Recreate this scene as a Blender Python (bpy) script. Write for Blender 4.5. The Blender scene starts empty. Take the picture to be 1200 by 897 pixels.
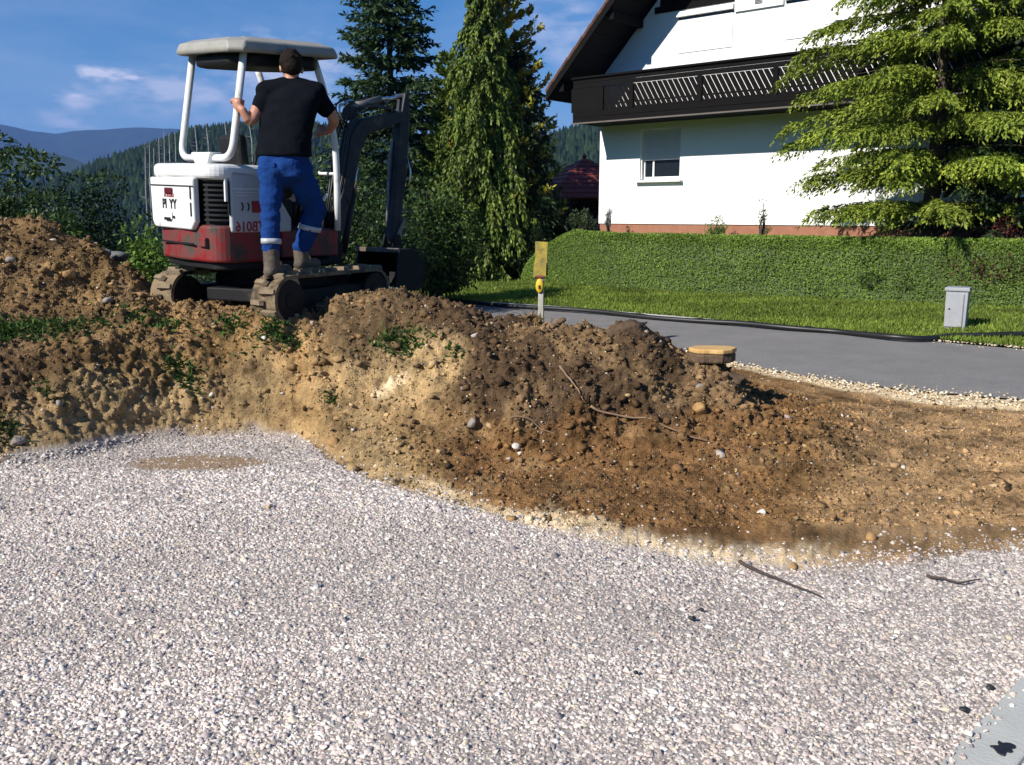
import bpy, bmesh, math, random
import numpy as np
from mathutils import Vector, Matrix
from mathutils import noise as mnoise

random.seed(7)
RNG = np.random.default_rng(7)
PI = math.pi
R = math.radians
scene = bpy.context.scene
COL = scene.collection

# ------------------------------------------------------------------ camera
HEYE = 1.5
FPX = 1040.0
PITCH = math.atan(198.5 / FPX)
cam_d = bpy.data.cameras.new("camera")
cam = bpy.data.objects.new("camera", cam_d)
COL.objects.link(cam)
cam.location = (0, 0, HEYE)
cam.rotation_euler = (PI / 2 - PITCH, 0, 0)
cam_d.sensor_width = 36.0
cam_d.lens = 36.0 * FPX / 1200.0
cam_d.clip_start = 0.05
cam_d.clip_end = 20000
scene.camera = cam

# ------------------------------------------------------------------ world and sun
SUN_EL = R(33)
SUN_DIR_H = Vector((-0.77, -0.64)).normalized()      # towards the sun, on the map
SUN_AZ = math.atan2(SUN_DIR_H.x, SUN_DIR_H.y)        # clockwise from +Y
world = bpy.data.worlds.new("World")
scene.world = world
world.use_nodes = True
wn, wl = world.node_tree.nodes, world.node_tree.links
for n in list(wn):
    wn.remove(n)
w_out = wn.new("ShaderNodeOutputWorld")
w_bg = wn.new("ShaderNodeBackground")
w_bg.inputs["Strength"].default_value = 0.066
sky = wn.new("ShaderNodeTexSky")
sky.sky_type = 'NISHITA'
sky.sun_disc = False
sky.sun_elevation = SUN_EL
sky.sun_rotation = SUN_AZ
sky.altitude = 500
sky.air_density = 1.0
sky.dust_density = 0.1
sky.ozone_density = 4.0
# clouds: a thin layer, noise in the plane the view direction pierces
geo = wn.new("ShaderNodeTexCoord")
sep = wn.new("ShaderNodeSeparateXYZ")
wl.new(geo.outputs["Generated"], sep.inputs[0])


def wmath(op, a, b=None, clamp=False):
    n = wn.new("ShaderNodeMath")
    n.operation = op
    n.use_clamp = clamp
    for i, v in enumerate((a, b)):
        if v is None:
            continue
        if isinstance(v, (int, float)):
            n.inputs[i].default_value = v
        else:
            wl.new(v, n.inputs[i])
    return n.outputs[0]


zc = wmath('MAXIMUM', sep.outputs[2], 0.0)
zc = wmath('ADD', zc, 0.10)
cx = wmath('DIVIDE', sep.outputs[0], zc)
cy = wmath('DIVIDE', sep.outputs[1], zc)
comb = wn.new("ShaderNodeCombineXYZ")
wl.new(cx, comb.inputs[0])
wl.new(wmath('MULTIPLY', cy, 1.0), comb.inputs[1])
nz = wn.new("ShaderNodeTexNoise")
nz.inputs["Scale"].default_value = 0.9
nz.inputs["Detail"].default_value = 7
nz.inputs["Roughness"].default_value = 0.58
nz.inputs["Distortion"].default_value = 0.35
wl.new(comb.outputs[0], nz.inputs["Vector"])
rampc = wn.new("ShaderNodeValToRGB")
rampc.color_ramp.elements[0].position = 0.44
rampc.color_ramp.elements[1].position = 0.72
wl.new(nz.outputs["Fac"], rampc.inputs[0])
# small puffs low above the left hills
nz2 = wn.new("ShaderNodeTexNoise")
nz2.inputs["Scale"].default_value = 26
nz2.inputs["Detail"].default_value = 9
nz2.inputs["Roughness"].default_value = 0.55
sc2 = wn.new("ShaderNodeMapping")
sc2.inputs["Scale"].default_value = (1, 1, 2.6)
wl.new(geo.outputs["Generated"], sc2.inputs[0])
wl.new(sc2.outputs[0], nz2.inputs["Vector"])


def puff(dx, dy, dz, rad, gain, flat=2.2):
    """soft patch of cloud round one direction of the sky"""
    d = Vector((dx, dy, dz)).normalized()
    a = wmath('SUBTRACT', sep.outputs[0], d.x)
    b = wmath('SUBTRACT', sep.outputs[2], d.z)
    b = wmath('MULTIPLY', b, flat)
    s = wmath('SQRT', wmath('ADD', wmath('MULTIPLY', a, a), wmath('MULTIPLY', b, b)))
    s = wmath('DIVIDE', s, rad)
    s = wmath('SUBTRACT', 1.0, s, clamp=True)
    front = wmath('GREATER_THAN', sep.outputs[1], 0.0)
    nn = wmath('SUBTRACT', nz2.outputs["Fac"], 0.5)
    nn = wmath('MULTIPLY', nn, 4.2)
    s2 = wmath('ADD', s, nn)
    s2 = wmath('MULTIPLY', wmath('MULTIPLY', s2, s, clamp=True), gain, clamp=True)
    return wmath('MULTIPLY', s2, front)


def skydir(px, py):
    u, v = (px - 600) / FPX, (448.5 - py) / FPX
    c, s = math.cos(PITCH), math.sin(PITCH)
    return (u, c + v * s, -s + v * c)


acc = wmath('MULTIPLY', rampc.outputs[0], 0.22)
for (px, py, rad, gain, flat) in ((122, 88, .046, 2.0, 4.0), (152, 91, .022, 1.8, 4.0), (88, 112, .03, 1.2, 1.5), (205, 108, .12, .7, 3.0),
                            (330, 85, .14, .8, 2.2), (85, 145, .04, .9, 1.6), (660, 40, .16, .5, 2.5), (420, 70, .05, .8, 3.5)):
    acc = wmath('MAXIMUM', acc, puff(*skydir(px, py), rad, gain, flat))
hz = wmath('MULTIPLY', sep.outputs[2], 12.0, clamp=True)
mixc = wn.new("ShaderNodeMix")
mixc.data_type = 'RGBA'
wl.new(wmath('MULTIPLY', acc, hz), mixc.inputs["Factor"])
hsv = wn.new('ShaderNodeHueSaturation')
hsv.inputs['Saturation'].default_value = 1.42
wl.new(sky.outputs[0], hsv.inputs['Color'])
wl.new(hsv.outputs[0], mixc.inputs[6])
mixc.inputs[7].default_value = (9.0, 9.0, 10.2, 1)
wl.new(mixc.outputs[2], w_bg.inputs["Color"])
wl.new(w_bg.outputs[0], w_out.inputs["Surface"])

sun_d = bpy.data.lights.new("sun", 'SUN')
sun_d.energy = 5.0
sun_d.angle = R(0.53)
sun_d.color = (1.0, 0.945, 0.86)
sun = bpy.data.objects.new("sun", sun_d)
COL.objects.link(sun)
sdir = Vector((SUN_DIR_H.x * math.cos(SUN_EL), SUN_DIR_H.y * math.cos(SUN_EL), math.sin(SUN_EL)))
sun.rotation_euler = sdir.to_track_quat('Z', 'Y').to_euler()
sun.location = (-6, -3, 8)

scene.view_settings.view_transform = 'Standard'
scene.view_settings.look = 'None'
scene.view_settings.exposure = 0.62
scene.view_settings.gamma = 1.0
scene.render.engine = 'CYCLES'
scene.cycles.max_bounces = 6
scene.cycles.diffuse_bounces = 2
scene.cycles.glossy_bounces = 3
scene.cycles.transmission_bounces = 4
scene.cycles.volume_bounces = 0
scene.cycles.transparent_max_bounces = 8
scene.cycles.use_denoising = True
scene.cycles.caustics_reflective = False
scene.cycles.caustics_refractive = False


# ------------------------------------------------------------------ measuring helpers
def slope_at(py):
    v = (448.5 - py) / FPX
    c, s = math.cos(PITCH), math.sin(PITCH)
    return (-s + v * c) / (c + v * s), c + v * s


def W(px, py, Y):
    """world point at depth Y seen at photo pixel (px, py): used to measure positions"""
    t, k = slope_at(py)
    return Vector((((px - 600) / FPX) / k * Y, Y, HEYE + Y * t))


def WZ(px, py, z):
    t, k = slope_at(py)
    Y = (z - HEYE) / t
    return W(px, py, Y)


def PX(X, Y, Z):
    c, s = math.cos(PITCH), math.sin(PITCH)
    z = Z - HEYE
    d = Y * c - z * s
    return 600 + FPX * X / d, 448.5 - FPX * (Y * s + z * c) / d


def sstep(a, b, x):
    t = np.clip((x - a) / (b - a), 0, 1)
    return t * t * (3 - 2 * t)


# vectorised value noise
_PERM = RNG.random((256, 256))
_PERM3 = RNG.random((64, 64, 64))


def vnoise(x, y, seed=0):
    x = np.asarray(x, float) + seed * 17.31
    y = np.asarray(y, float) + seed * 9.73
    xi, yi = np.floor(x).astype(int), np.floor(y).astype(int)
    fx, fy = x - xi, y - yi
    fx, fy = fx * fx * (3 - 2 * fx), fy * fy * (3 - 2 * fy)
    a = _PERM[xi % 256, yi % 256]
    b = _PERM[(xi + 1) % 256, yi % 256]
    c = _PERM[xi % 256, (yi + 1) % 256]
    d = _PERM[(xi + 1) % 256, (yi + 1) % 256]
    return (a * (1 - fx) + b * fx) * (1 - fy) + (c * (1 - fx) + d * fx) * fy * 1.0 - 0.5


def vnoise3(x, y, z, seed=0):
    x, y, z = np.asarray(x) + seed * 7.1, np.asarray(y) + seed * 3.3, np.asarray(z) + seed * 5.7
    xi, yi, zi = np.floor(x).astype(int), np.floor(y).astype(int), np.floor(z).astype(int)
    fx, fy, fz = x - xi, y - yi, z - zi
    fx, fy, fz = [t * t * (3 - 2 * t) for t in (fx, fy, fz)]
    r = 0
    for i in (0, 1):
        for j in (0, 1):
            for k in (0, 1):
                w = (fx if i else 1 - fx) * (fy if j else 1 - fy) * (fz if k else 1 - fz)
                r = r + w * _PERM3[(xi + i) % 64, (yi + j) % 64, (zi + k) % 64]
    return r - 0.5


def fbm(x, y, oct=5, seed=0, gain=.5, lac=2.03):
    s, a = 0, 1.0
    for o in range(oct):
        s = s + a * vnoise(np.asarray(x) * lac ** o, np.asarray(y) * lac ** o, seed + o * 3)
        a *= gain
    return s


def fbm3(x, y, z, oct=4, seed=0, gain=.5):
    s, a, f = 0, 1.0, 1.0
    for o in range(oct):
        s = s + a * vnoise3(np.asarray(x) * f, np.asarray(y) * f, np.asarray(z) * f, seed + o)
        a *= gain
        f *= 2.03
    return s


# ------------------------------------------------------------------ material helpers
MATS = {}


def new_mat(name):
    m = bpy.data.materials.new(name)
    m.use_nodes = True
    nt = m.node_tree
    for n in list(nt.nodes):
        nt.nodes.remove(n)
    out = nt.nodes.new("ShaderNodeOutputMaterial")
    b = nt.nodes.new("ShaderNodeBsdfPrincipled")
    nt.links.new(b.outputs[0], out.inputs[0])
    MATS[name] = m
    return m, nt, b, out


def mk(name, col, col2=None, scale=8.0, rough=.6, metal=0.0, bump=0.0, bscale=40.0, spec=.5, detail=5,
       dirt=None, dirt_amt=0.0, dirt_scale=4.0, obj_coord=True, var=0.0, coat=0.0, stretch=None):
    """base colour + noise colour, optional dirt patches, noise bump, per-object brightness variation"""
    m, nt, b, out = new_mat(name)
    N, L = nt.nodes, nt.links
    tc = N.new("ShaderNodeTexCoord")
    src = tc.outputs["Object"]
    if stretch:
        mp = N.new("ShaderNodeMapping")
        mp.inputs["Scale"].default_value = stretch
        L.new(src, mp.inputs[0])
        src = mp.outputs[0]
    noi = N.new("ShaderNodeTexNoise")
    noi.inputs["Scale"].default_value = scale
    noi.inputs["Detail"].default_value = detail
    noi.inputs["Roughness"].default_value = .62
    L.new(src, noi.inputs["Vector"])
    ramp = N.new("ShaderNodeValToRGB")
    ramp.color_ramp.elements[0].position = .3
    ramp.color_ramp.elements[1].position = .7
    c2 = col2 or tuple(c * .8 for c in col)
    ramp.color_ramp.elements[0].color = (*c2, 1)
    ramp.color_ramp.elements[1].color = (*col, 1)
    L.new(noi.outputs["Fac"], ramp.inputs[0])
    cur = ramp.outputs[0]
    if dirt:
        dn = N.new("ShaderNodeTexNoise")
        dn.inputs["Scale"].default_value = dirt_scale
        dn.inputs["Detail"].default_value = 8
        dn.inputs["Roughness"].default_value = .7
        L.new(tc.outputs["Object"], dn.inputs["Vector"])
        dr = N.new("ShaderNodeValToRGB")
        dr.color_ramp.elements[0].position = 1 - dirt_amt - .12
        dr.color_ramp.elements[1].position = 1 - dirt_amt + .12
        dr.color_ramp.elements[0].position = max(0, .62 - dirt_amt * .5)
        dr.color_ramp.elements[1].position = min(1, .80 - dirt_amt * .5)
        L.new(dn.outputs["Fac"], dr.inputs[0])
        mx = N.new("ShaderNodeMix")
        mx.data_type = 'RGBA'
        L.new(dr.outputs[0], mx.inputs["Factor"])
        L.new(cur, mx.inputs[6])
        mx.inputs[7].default_value = (*dirt, 1)
        cur = mx.outputs[2]
        rr = N.new("ShaderNodeMapRange")
        rr.inputs[3].default_value = rough
        rr.inputs[4].default_value = min(.95, rough + .35)
        L.new(dr.outputs[0], rr.inputs[0])
        L.new(rr.outputs[0], b.inputs["Roughness"])
    else:
        b.inputs["Roughness"].default_value = rough
    if var > 0:
        oi = N.new("ShaderNodeObjectInfo")
        mr = N.new("ShaderNodeMapRange")
        mr.inputs[3].default_value = 1 - var
        mr.inputs[4].default_value = 1 + var
        L.new(oi.outputs["Random"], mr.inputs[0])
        hs = N.new("ShaderNodeHueSaturation")
        L.new(mr.outputs[0], hs.inputs["Value"])
        L.new(cur, hs.inputs["Color"])
        cur = hs.outputs[0]
    L.new(cur, b.inputs["Base Color"])
    b.inputs["Metallic"].default_value = metal
    b.inputs["Specular IOR Level"].default_value = spec
    b.inputs["Coat Weight"].default_value = coat
    if bump > 0:
        bn = N.new("ShaderNodeTexNoise")
        bn.inputs["Scale"].default_value = bscale
        bn.inputs["Detail"].default_value = 5
        L.new(src, bn.inputs["Vector"])
        bp = N.new("ShaderNodeBump")
        bp.inputs["Strength"].default_value = bump
        bp.inputs["Distance"].default_value = .01
        L.new(bn.outputs["Fac"], bp.inputs["Height"])
        L.new(bp.outputs[0], b.inputs["Normal"])
    return m


def mk_attr(name, rough=.9, spec=.2, bump=0, bscale=60, noise_amt=.25, nscale=30, transl=0.0, bdist=.01):
    """colour read from the mesh's own 'tint' colours (soil kinds, single stones, single leaves) with fine noise"""
    m, nt, b, out = new_mat(name)
    N, L = nt.nodes, nt.links
    at = N.new("ShaderNodeAttribute")
    at.attribute_name = "tint"
    cur = at.outputs["Color"]
    tc = N.new("ShaderNodeTexCoord")
    if noise_amt > 0:
        noi = N.new("ShaderNodeTexNoise")
        noi.inputs["Scale"].default_value = nscale
        noi.inputs["Detail"].default_value = 6
        noi.inputs["Roughness"].default_value = .7
        L.new(tc.outputs["Object"], noi.inputs["Vector"])
        mr = N.new("ShaderNodeMapRange")
        mr.inputs[1].default_value = .3
        mr.inputs[2].default_value = .7
        mr.inputs[3].default_value = 1 - noise_amt
        mr.inputs[4].default_value = 1 + noise_amt
        L.new(noi.outputs["Fac"], mr.inputs[0])
        hs = N.new("ShaderNodeHueSaturation")
        L.new(mr.outputs[0], hs.inputs["Value"])
        L.new(cur, hs.inputs["Color"])
        cur = hs.outputs[0]
    L.new(cur, b.inputs["Base Color"])
    b.inputs["Roughness"].default_value = rough
    b.inputs["Specular IOR Level"].default_value = spec
    if bump > 0:
        bn = N.new("ShaderNodeTexNoise")
        bn.inputs["Scale"].default_value = bscale
        bn.inputs["Detail"].default_value = 8
        bn.inputs["Roughness"].default_value = .65
        L.new(tc.outputs["Object"], bn.inputs["Vector"])
        bp = N.new("ShaderNodeBump")
        bp.inputs["Strength"].default_value = bump
        bp.inputs["Distance"].default_value = bdist
        L.new(bn.outputs["Fac"], bp.inputs["Height"])
        L.new(bp.outputs[0], b.inputs["Normal"])
    if transl > 0:
        tr = N.new("ShaderNodeBsdfTranslucent")
        L.new(cur, tr.inputs[0])
        ms = N.new("ShaderNodeMixShader")
        ms.inputs[0].default_value = transl
        L.new(b.outputs[0], ms.inputs[1])
        L.new(tr.outputs[0], ms.inputs[2])
        L.new(ms.outputs[0], out.inputs[0])
    return m


# ------------------------------------------------------------------ object helpers
def link(name, me, mat=None, parent=None, smooth=False):
    if mat is not None and not me.materials:
        me.materials.append(mat)
    if smooth:
        me.polygons.foreach_set("use_smooth", [True] * len(me.polygons))
    o = bpy.data.objects.new(name, me)
    COL.objects.link(o)
    if parent is not None:
        o.parent = parent
    return o


def tag(o, label=None, cat=None, group=None, kind=None):
    if label:
        o["label"] = label
    if cat:
        o["category"] = cat
    if group:
        o["group"] = group
    if kind:
        o["kind"] = kind
    return o


def empty(name, loc, rz=0.0, label=None, cat=None, group=None):
    o = bpy.data.objects.new(name, None)
    COL.objects.link(o)
    o.location = loc
    o.rotation_euler = (0, 0, rz)
    o.empty_display_size = .2
    return tag(o, label, cat, group)


def np_mesh(name, V, F, tint=None):
    """V (n,3); F (m,k) equal-sided faces; tint per vertex (n,3)"""
    V = np.asarray(V, np.float32)
    F = np.asarray(F, np.int32)
    me = bpy.data.meshes.new(name)
    m, k = F.shape
    me.vertices.add(len(V))
    me.vertices.foreach_set("co", V.ravel())
    me.loops.add(m * k)
    me.loops.foreach_set("vertex_index", F.ravel())
    me.polygons.add(m)
    me.polygons.foreach_set("loop_start", np.arange(0, m * k, k, dtype=np.int32))
    me.polygons.foreach_set("loop_total", np.full(m, k, np.int32))
    me.update(calc_edges=True)
    if tint is not None:
        at = me.attributes.new("tint", 'FLOAT_COLOR', 'POINT')
        c = np.ones((len(V), 4), np.float32)
        c[:, :3] = tint
        at.data.foreach_set("color", c.ravel())
    return me


class MB:
    """collects solids, then links them as one mesh object"""

    def __init__(s):
        s.v, s.f, s.s = [], [], []

    def add(s, vs, fs, smooth=False):
        o = len(s.v)
        s.v += [tuple(v) for v in vs]
        s.f += [tuple(i + o for i in f) for f in fs]
        s.s += [smooth] * len(fs)
        return s

    def box(s, c, d, rot=None, taper=1.0):
        hx, hy, hz = d[0] / 2, d[1] / 2, d[2] / 2
        vs = []
        for z in (-1, 1):
            t = taper if z > 0 else 1.0
            for x, y in ((-1, -1), (1, -1), (1, 1), (-1, 1)):
                vs.append(Vector((x * hx * t, y * hy * t, z * hz)))
        if rot is not None:
            if isinstance(rot, (int, float)):
                rot = Matrix.Rotation(rot, 3, 'Z')
            vs = [rot @ v for v in vs]
        vs = [v + Vector(c) for v in vs]
        return s.add(vs, [(3, 2, 1, 0), (4, 5, 6, 7), (0, 1, 5, 4), (1, 2, 6, 5), (2, 3, 7, 6), (3, 0, 4, 7)])

    def bar(s, p0, p1, w, h, up=(0, 0, 1)):
        """box from p0 to p1, w across, h along up"""
        p0, p1 = Vector(p0), Vector(p1)
        d = (p1 - p0)
        y = d.normalized()
        u = Vector(up)
        x = y.cross(u).normalized()
        z = x.cross(y).normalized()
        rot = Matrix((x, y, z)).transposed()
        return s.box((p0 + p1) / 2, (w, d.length, h), rot)

    def tube(s, pts, rad, n=10, cap=True, smooth=True):
        pts = [Vector(p) for p in pts]
        if isinstance(rad, (int, float)):
            rad = [rad] * len(pts)
        vs, fs = [], []
        t0 = (pts[1] - pts[0]).normalized()
        a = t0.cross(Vector((0, 0, 1)))
        if a.length < .1:
            a = t0.cross(Vector((0, 1, 0)))
        a.normalize()
        for i, p in enumerate(pts):
            if i == 0:
                t = pts[1] - p
            elif i == len(pts) - 1:
                t = p - pts[i - 1]
            else:
                t = (pts[i + 1] - p).normalized() + (p - pts[i - 1]).normalized()
            t.normalize()
            a = (a - t * a.dot(t)).normalized()
            b = t.cross(a)
            for k in range(n):
                an = 2 * PI * k / n
                vs.append(p + (a * math.cos(an) + b * math.sin(an)) * rad[i])
        for i in range(len(pts) - 1):
            for k in range(n):
                k2 = (k + 1) % n
                fs.append((i * n + k, i * n + k2, (i + 1) * n + k2, (i + 1) * n + k))
        s.add(vs, fs, smooth)
        if cap:
            o = len(s.v) - len(vs)
            s.f.append(tuple(o + k for k in range(n))[::-1])
            s.f.append(tuple(o + (len(pts) - 1) * n + k for k in range(n)))
            s.s += [False, False]
        return s

    def cyl(s, p0, p1, r0, r1=None, n=16, smooth=True):
        return s.tube([p0, p1], [r0, r0 if r1 is None else r1], n, True, smooth)

    def prism(s, poly, lo, hi, axis='z'):
        """poly: list of 2D points; axis z: (x,y)->z ; axis x: (y,z)->x extents"""
        n = len(poly)
        if axis == 'z':
            vs = [(a, b, lo) for a, b in poly] + [(a, b, hi) for a, b in poly]
        elif axis == 'x':
            vs = [(lo, a, b) for a, b in poly] + [(hi, a, b) for a, b in poly]
        else:
            vs = [(a, lo, b) for a, b in poly] + [(a, hi, b) for a, b in poly]
        fs = [tuple(range(n))[::-1], tuple(range(n, 2 * n))]
        fs += [(i, (i + 1) % n, n + (i + 1) % n, n + i) for i in range(n)]
        return s.add(vs, fs)

    def sphere(s, c, r, n=12, m=8, sc=(1, 1, 1)):
        vs, fs = [(0, 0, 1)], []
        for i in range(1, m):
            th = PI * i / m
            for k in range(n):
                vs.append((math.sin(th) * math.cos(2 * PI * k / n), math.sin(th) * math.sin(2 * PI * k / n), math.cos(th)))
        vs.append((0, 0, -1))
        for k in range(n):
            fs.append((0, 1 + k, 1 + (k + 1) % n))
            fs.append((len(vs) - 1, 1 + (m - 2) * n + (k + 1) % n, 1 + (m - 2) * n + k))
        for i in range(m - 2):
            for k in range(n):
                a, b = 1 + i * n + k, 1 + i * n + (k + 1) % n
                fs.append((a, a + n, b + n, b))
        vs = [(c[0] + v[0] * r * sc[0], c[1] + v[1] * r * sc[1], c[2] + v[2] * r * sc[2]) for v in vs]
        return s.add(vs, fs, True)

    def xf(s, M):
        s.v = [tuple(M @ Vector(v)) for v in s.v]
        return s

    def mesh(s, name):
        me = bpy.data.meshes.new(name)
        me.from_pydata(s.v, [], s.f)
        me.update()
        bm = bmesh.new()
        bm.from_mesh(me)
        bmesh.ops.recalc_face_normals(bm, faces=bm.faces)
        bm.to_mesh(me)
        bm.free()
        me.polygons.foreach_set("use_smooth", s.s)
        return me

    def build(s, name, mat, parent=None, bevel=0.0, seg=2):
        o = link(name, s.mesh(name), mat, parent)
        if bevel > 0:
            md = o.modifiers.new("bevel", 'BEVEL')
            md.width = bevel
            md.segments = seg
            md.limit_method = 'ANGLE'
            md.angle_limit = R(40)
            md.harden_normals = False
        return o


def arc(pts, r, n=5):
    """round the inner corners of a 3D polyline"""
    pts = [Vector(p) for p in pts]
    out = [pts[0]]
    for i in range(1, len(pts) - 1):
        a, b, c = pts[i - 1], pts[i], pts[i + 1]
        d1, d2 = (a - b), (c - b)
        k = min(r, d1.length * .49, d2.length * .49)
        p, q = b + d1.normalized() * k, b + d2.normalized() * k
        for j in range(n + 1):
            t = j / n
            out.append(p * (1 - t) ** 2 + b * 2 * t * (1 - t) + q * t * t)
    out.append(pts[-1])
    return out


# rocks -------------------------------------------------------------
def ico(sub):
    bm = bmesh.new()
    bmesh.ops.create_icosphere(bm, subdivisions=sub, radius=1)
    v = np.array([p.co[:] for p in bm.verts])
    f = np.array([[q.index for q in p.verts] for p in bm.faces])
    bm.free()
    return v, f


ICO1 = ico(1)
ICO2 = ico(2)
ICO3 = ico(3)
CUBE = (np.array([(-1, -1, -1), (1, -1, -1), (1, 1, -1), (-1, 1, -1), (-1, -1, 1), (1, -1, 1), (1, 1, 1), (-1, 1, 1)]) * .72,
        np.array([(0, 2, 1), (0, 3, 2), (4, 5, 6), (4, 6, 7), (0, 1, 5), (0, 5, 4), (1, 2, 6), (1, 6, 5), (2, 3, 7), (2, 7, 6), (3, 0, 4), (3, 4, 7)]))
OCTA = (np.array([(1, 0, 0), (-1, 0, 0), (0, 1, 0), (0, -1, 0), (0, 0, 1), (0, 0, -1)], float),
        np.array([(0, 2, 4), (2, 1, 4), (1, 3, 4), (3, 0, 4), (2, 0, 5), (1, 2, 5), (3, 1, 5), (0, 3, 5)]))


_a5 = np.arange(5) * 2 * PI / 5
CHIP = (np.array([(math.cos(a), math.sin(a), -.45) for a in _a5] + [(.15, .1, .75)]), np.array([(i, (i + 1) % 5, 5) for i in range(5)]))
_a6 = np.arange(4) * 2 * PI / 4
CHIP2 = (np.array([(math.cos(a), math.sin(a), -.4) for a in _a6] + [(.35, .0, .6), (-.35, .1, .7)]), np.array([(0, 1, 4), (1, 5, 4), (1, 2, 5), (2, 3, 5), (3, 4, 5), (3, 0, 4)]))


def spin_rot(n):
    a = RNG.uniform(0, 2 * PI, n)
    tx, ty = RNG.normal(0, .35, n), RNG.normal(0, .35, n)
    ca, sa = np.cos(a), np.sin(a)
    o, z = np.ones(n), np.zeros(n)
    return np.stack([np.stack([ca, -sa, tx], -1), np.stack([sa, ca, ty], -1), np.stack([-tx * ca, tx * sa, o], -1)], 1)


def rand_rot(n):
    q = RNG.normal(size=(n, 4))
    q /= np.linalg.norm(q, axis=1)[:, None]
    w, x, y, z = q.T
    return np.stack([np.stack([1 - 2 * (y * y + z * z), 2 * (x * y - z * w), 2 * (x * z + y * w)], -1),
                     np.stack([2 * (x * y + z * w), 1 - 2 * (x * x + z * z), 2 * (y * z - x * w)], -1),
                     np.stack([2 * (x * z - y * w), 2 * (y * z + x * w), 1 - 2 * (x * x + y * y)], -1)], 1)


def lumps(P, S, C, base=CUBE, jit=.28, flat=.75, aspect=.35, rot=rand_rot):
    """many angular lumps: centres P (n,3), radii S (n), colours C (n,3)"""
    n = len(P)
    bv, bf = base
    k = len(bv)
    V = np.repeat(bv[None], n, 0) + RNG.uniform(-jit, jit, (n, k, 3))
    V = V * (1 + RNG.uniform(-aspect, aspect, (n, 1, 3)))
    V = np.einsum('nij,nkj->nki', rot(n), V)
    V[:, :, 2] *= flat
    V = V * S[:, None, None] + P[:, None, :]
    F = bf[None] + (np.arange(n) * k)[:, None, None]
    Cc = np.repeat(C[:, None, :], k, 1).reshape(-1, 3)
    return V.reshape(-1, 3), F.reshape(-1, bf.shape[1]), Cc


def cards(P, D, U, L, Wd, C, fold=.25):
    """leaf / needle-spray shaped quads. P base points, D direction, U side hint, L length, Wd width, C colour"""
    n = len(P)
    D = D / (np.linalg.norm(D, axis=1)[:, None] + 1e-9)
    S = np.cross(D, U)
    S /= (np.linalg.norm(S, axis=1)[:, None] + 1e-9)
    Nn = np.cross(S, D)
    L = np.broadcast_to(L, n)[:, None]
    Wd = np.broadcast_to(Wd, n)[:, None]
    mid = P + D * L * .5
    V = np.stack([P, mid + S * Wd * .5 - Nn * Wd * fold * .5, P + D * L, mid - S * Wd * .5 - Nn * Wd * fold * .5], 1)
    # two triangles sharing the long axis: P, right, tip / P, tip, left
    i = np.arange(n)[:, None] * 4
    F = np.concatenate([i + np.array([[0, 1, 2]]), i + np.array([[0, 2, 3]])], 0)
    Cc = np.repeat(C[:, None, :], 4, 1).reshape(-1, 3)
    return V.reshape(-1, 3), F, Cc


def merge(parts):
    V, F, C, o = [], [], [], 0
    for v, f, c in parts:
        V.append(v)
        F.append(f + o)
        C.append(c)
        o += len(v)
    return np.concatenate(V), np.concatenate(F), np.concatenate(C)


def build_np(name, parts, mat, parent=None, off=None, smooth=False):
    V, F, C = merge(parts) if isinstance(parts, list) else parts
    if off is not None:
        V = V - np.array(off)[None]
    me = np_mesh(name, V, F, C)
    return link(name, me, mat, parent, smooth)


def pick(n, cols, w=None, var=.12):
    cols = np.array(cols, float)
    idx = RNG.choice(len(cols), n, p=None if w is None else np.array(w) / np.sum(w))
    return np.clip(cols[idx] * (1 + RNG.normal(0, var, (n, 1))), .004, .95)
# ================================================================== SETTING: terrain
def foot(py):
    return (HEYE / -slope_at(py)[0], 0.0)


def pz(py, Y):
    return (Y, HEYE + Y * slope_at(py)[0])


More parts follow.
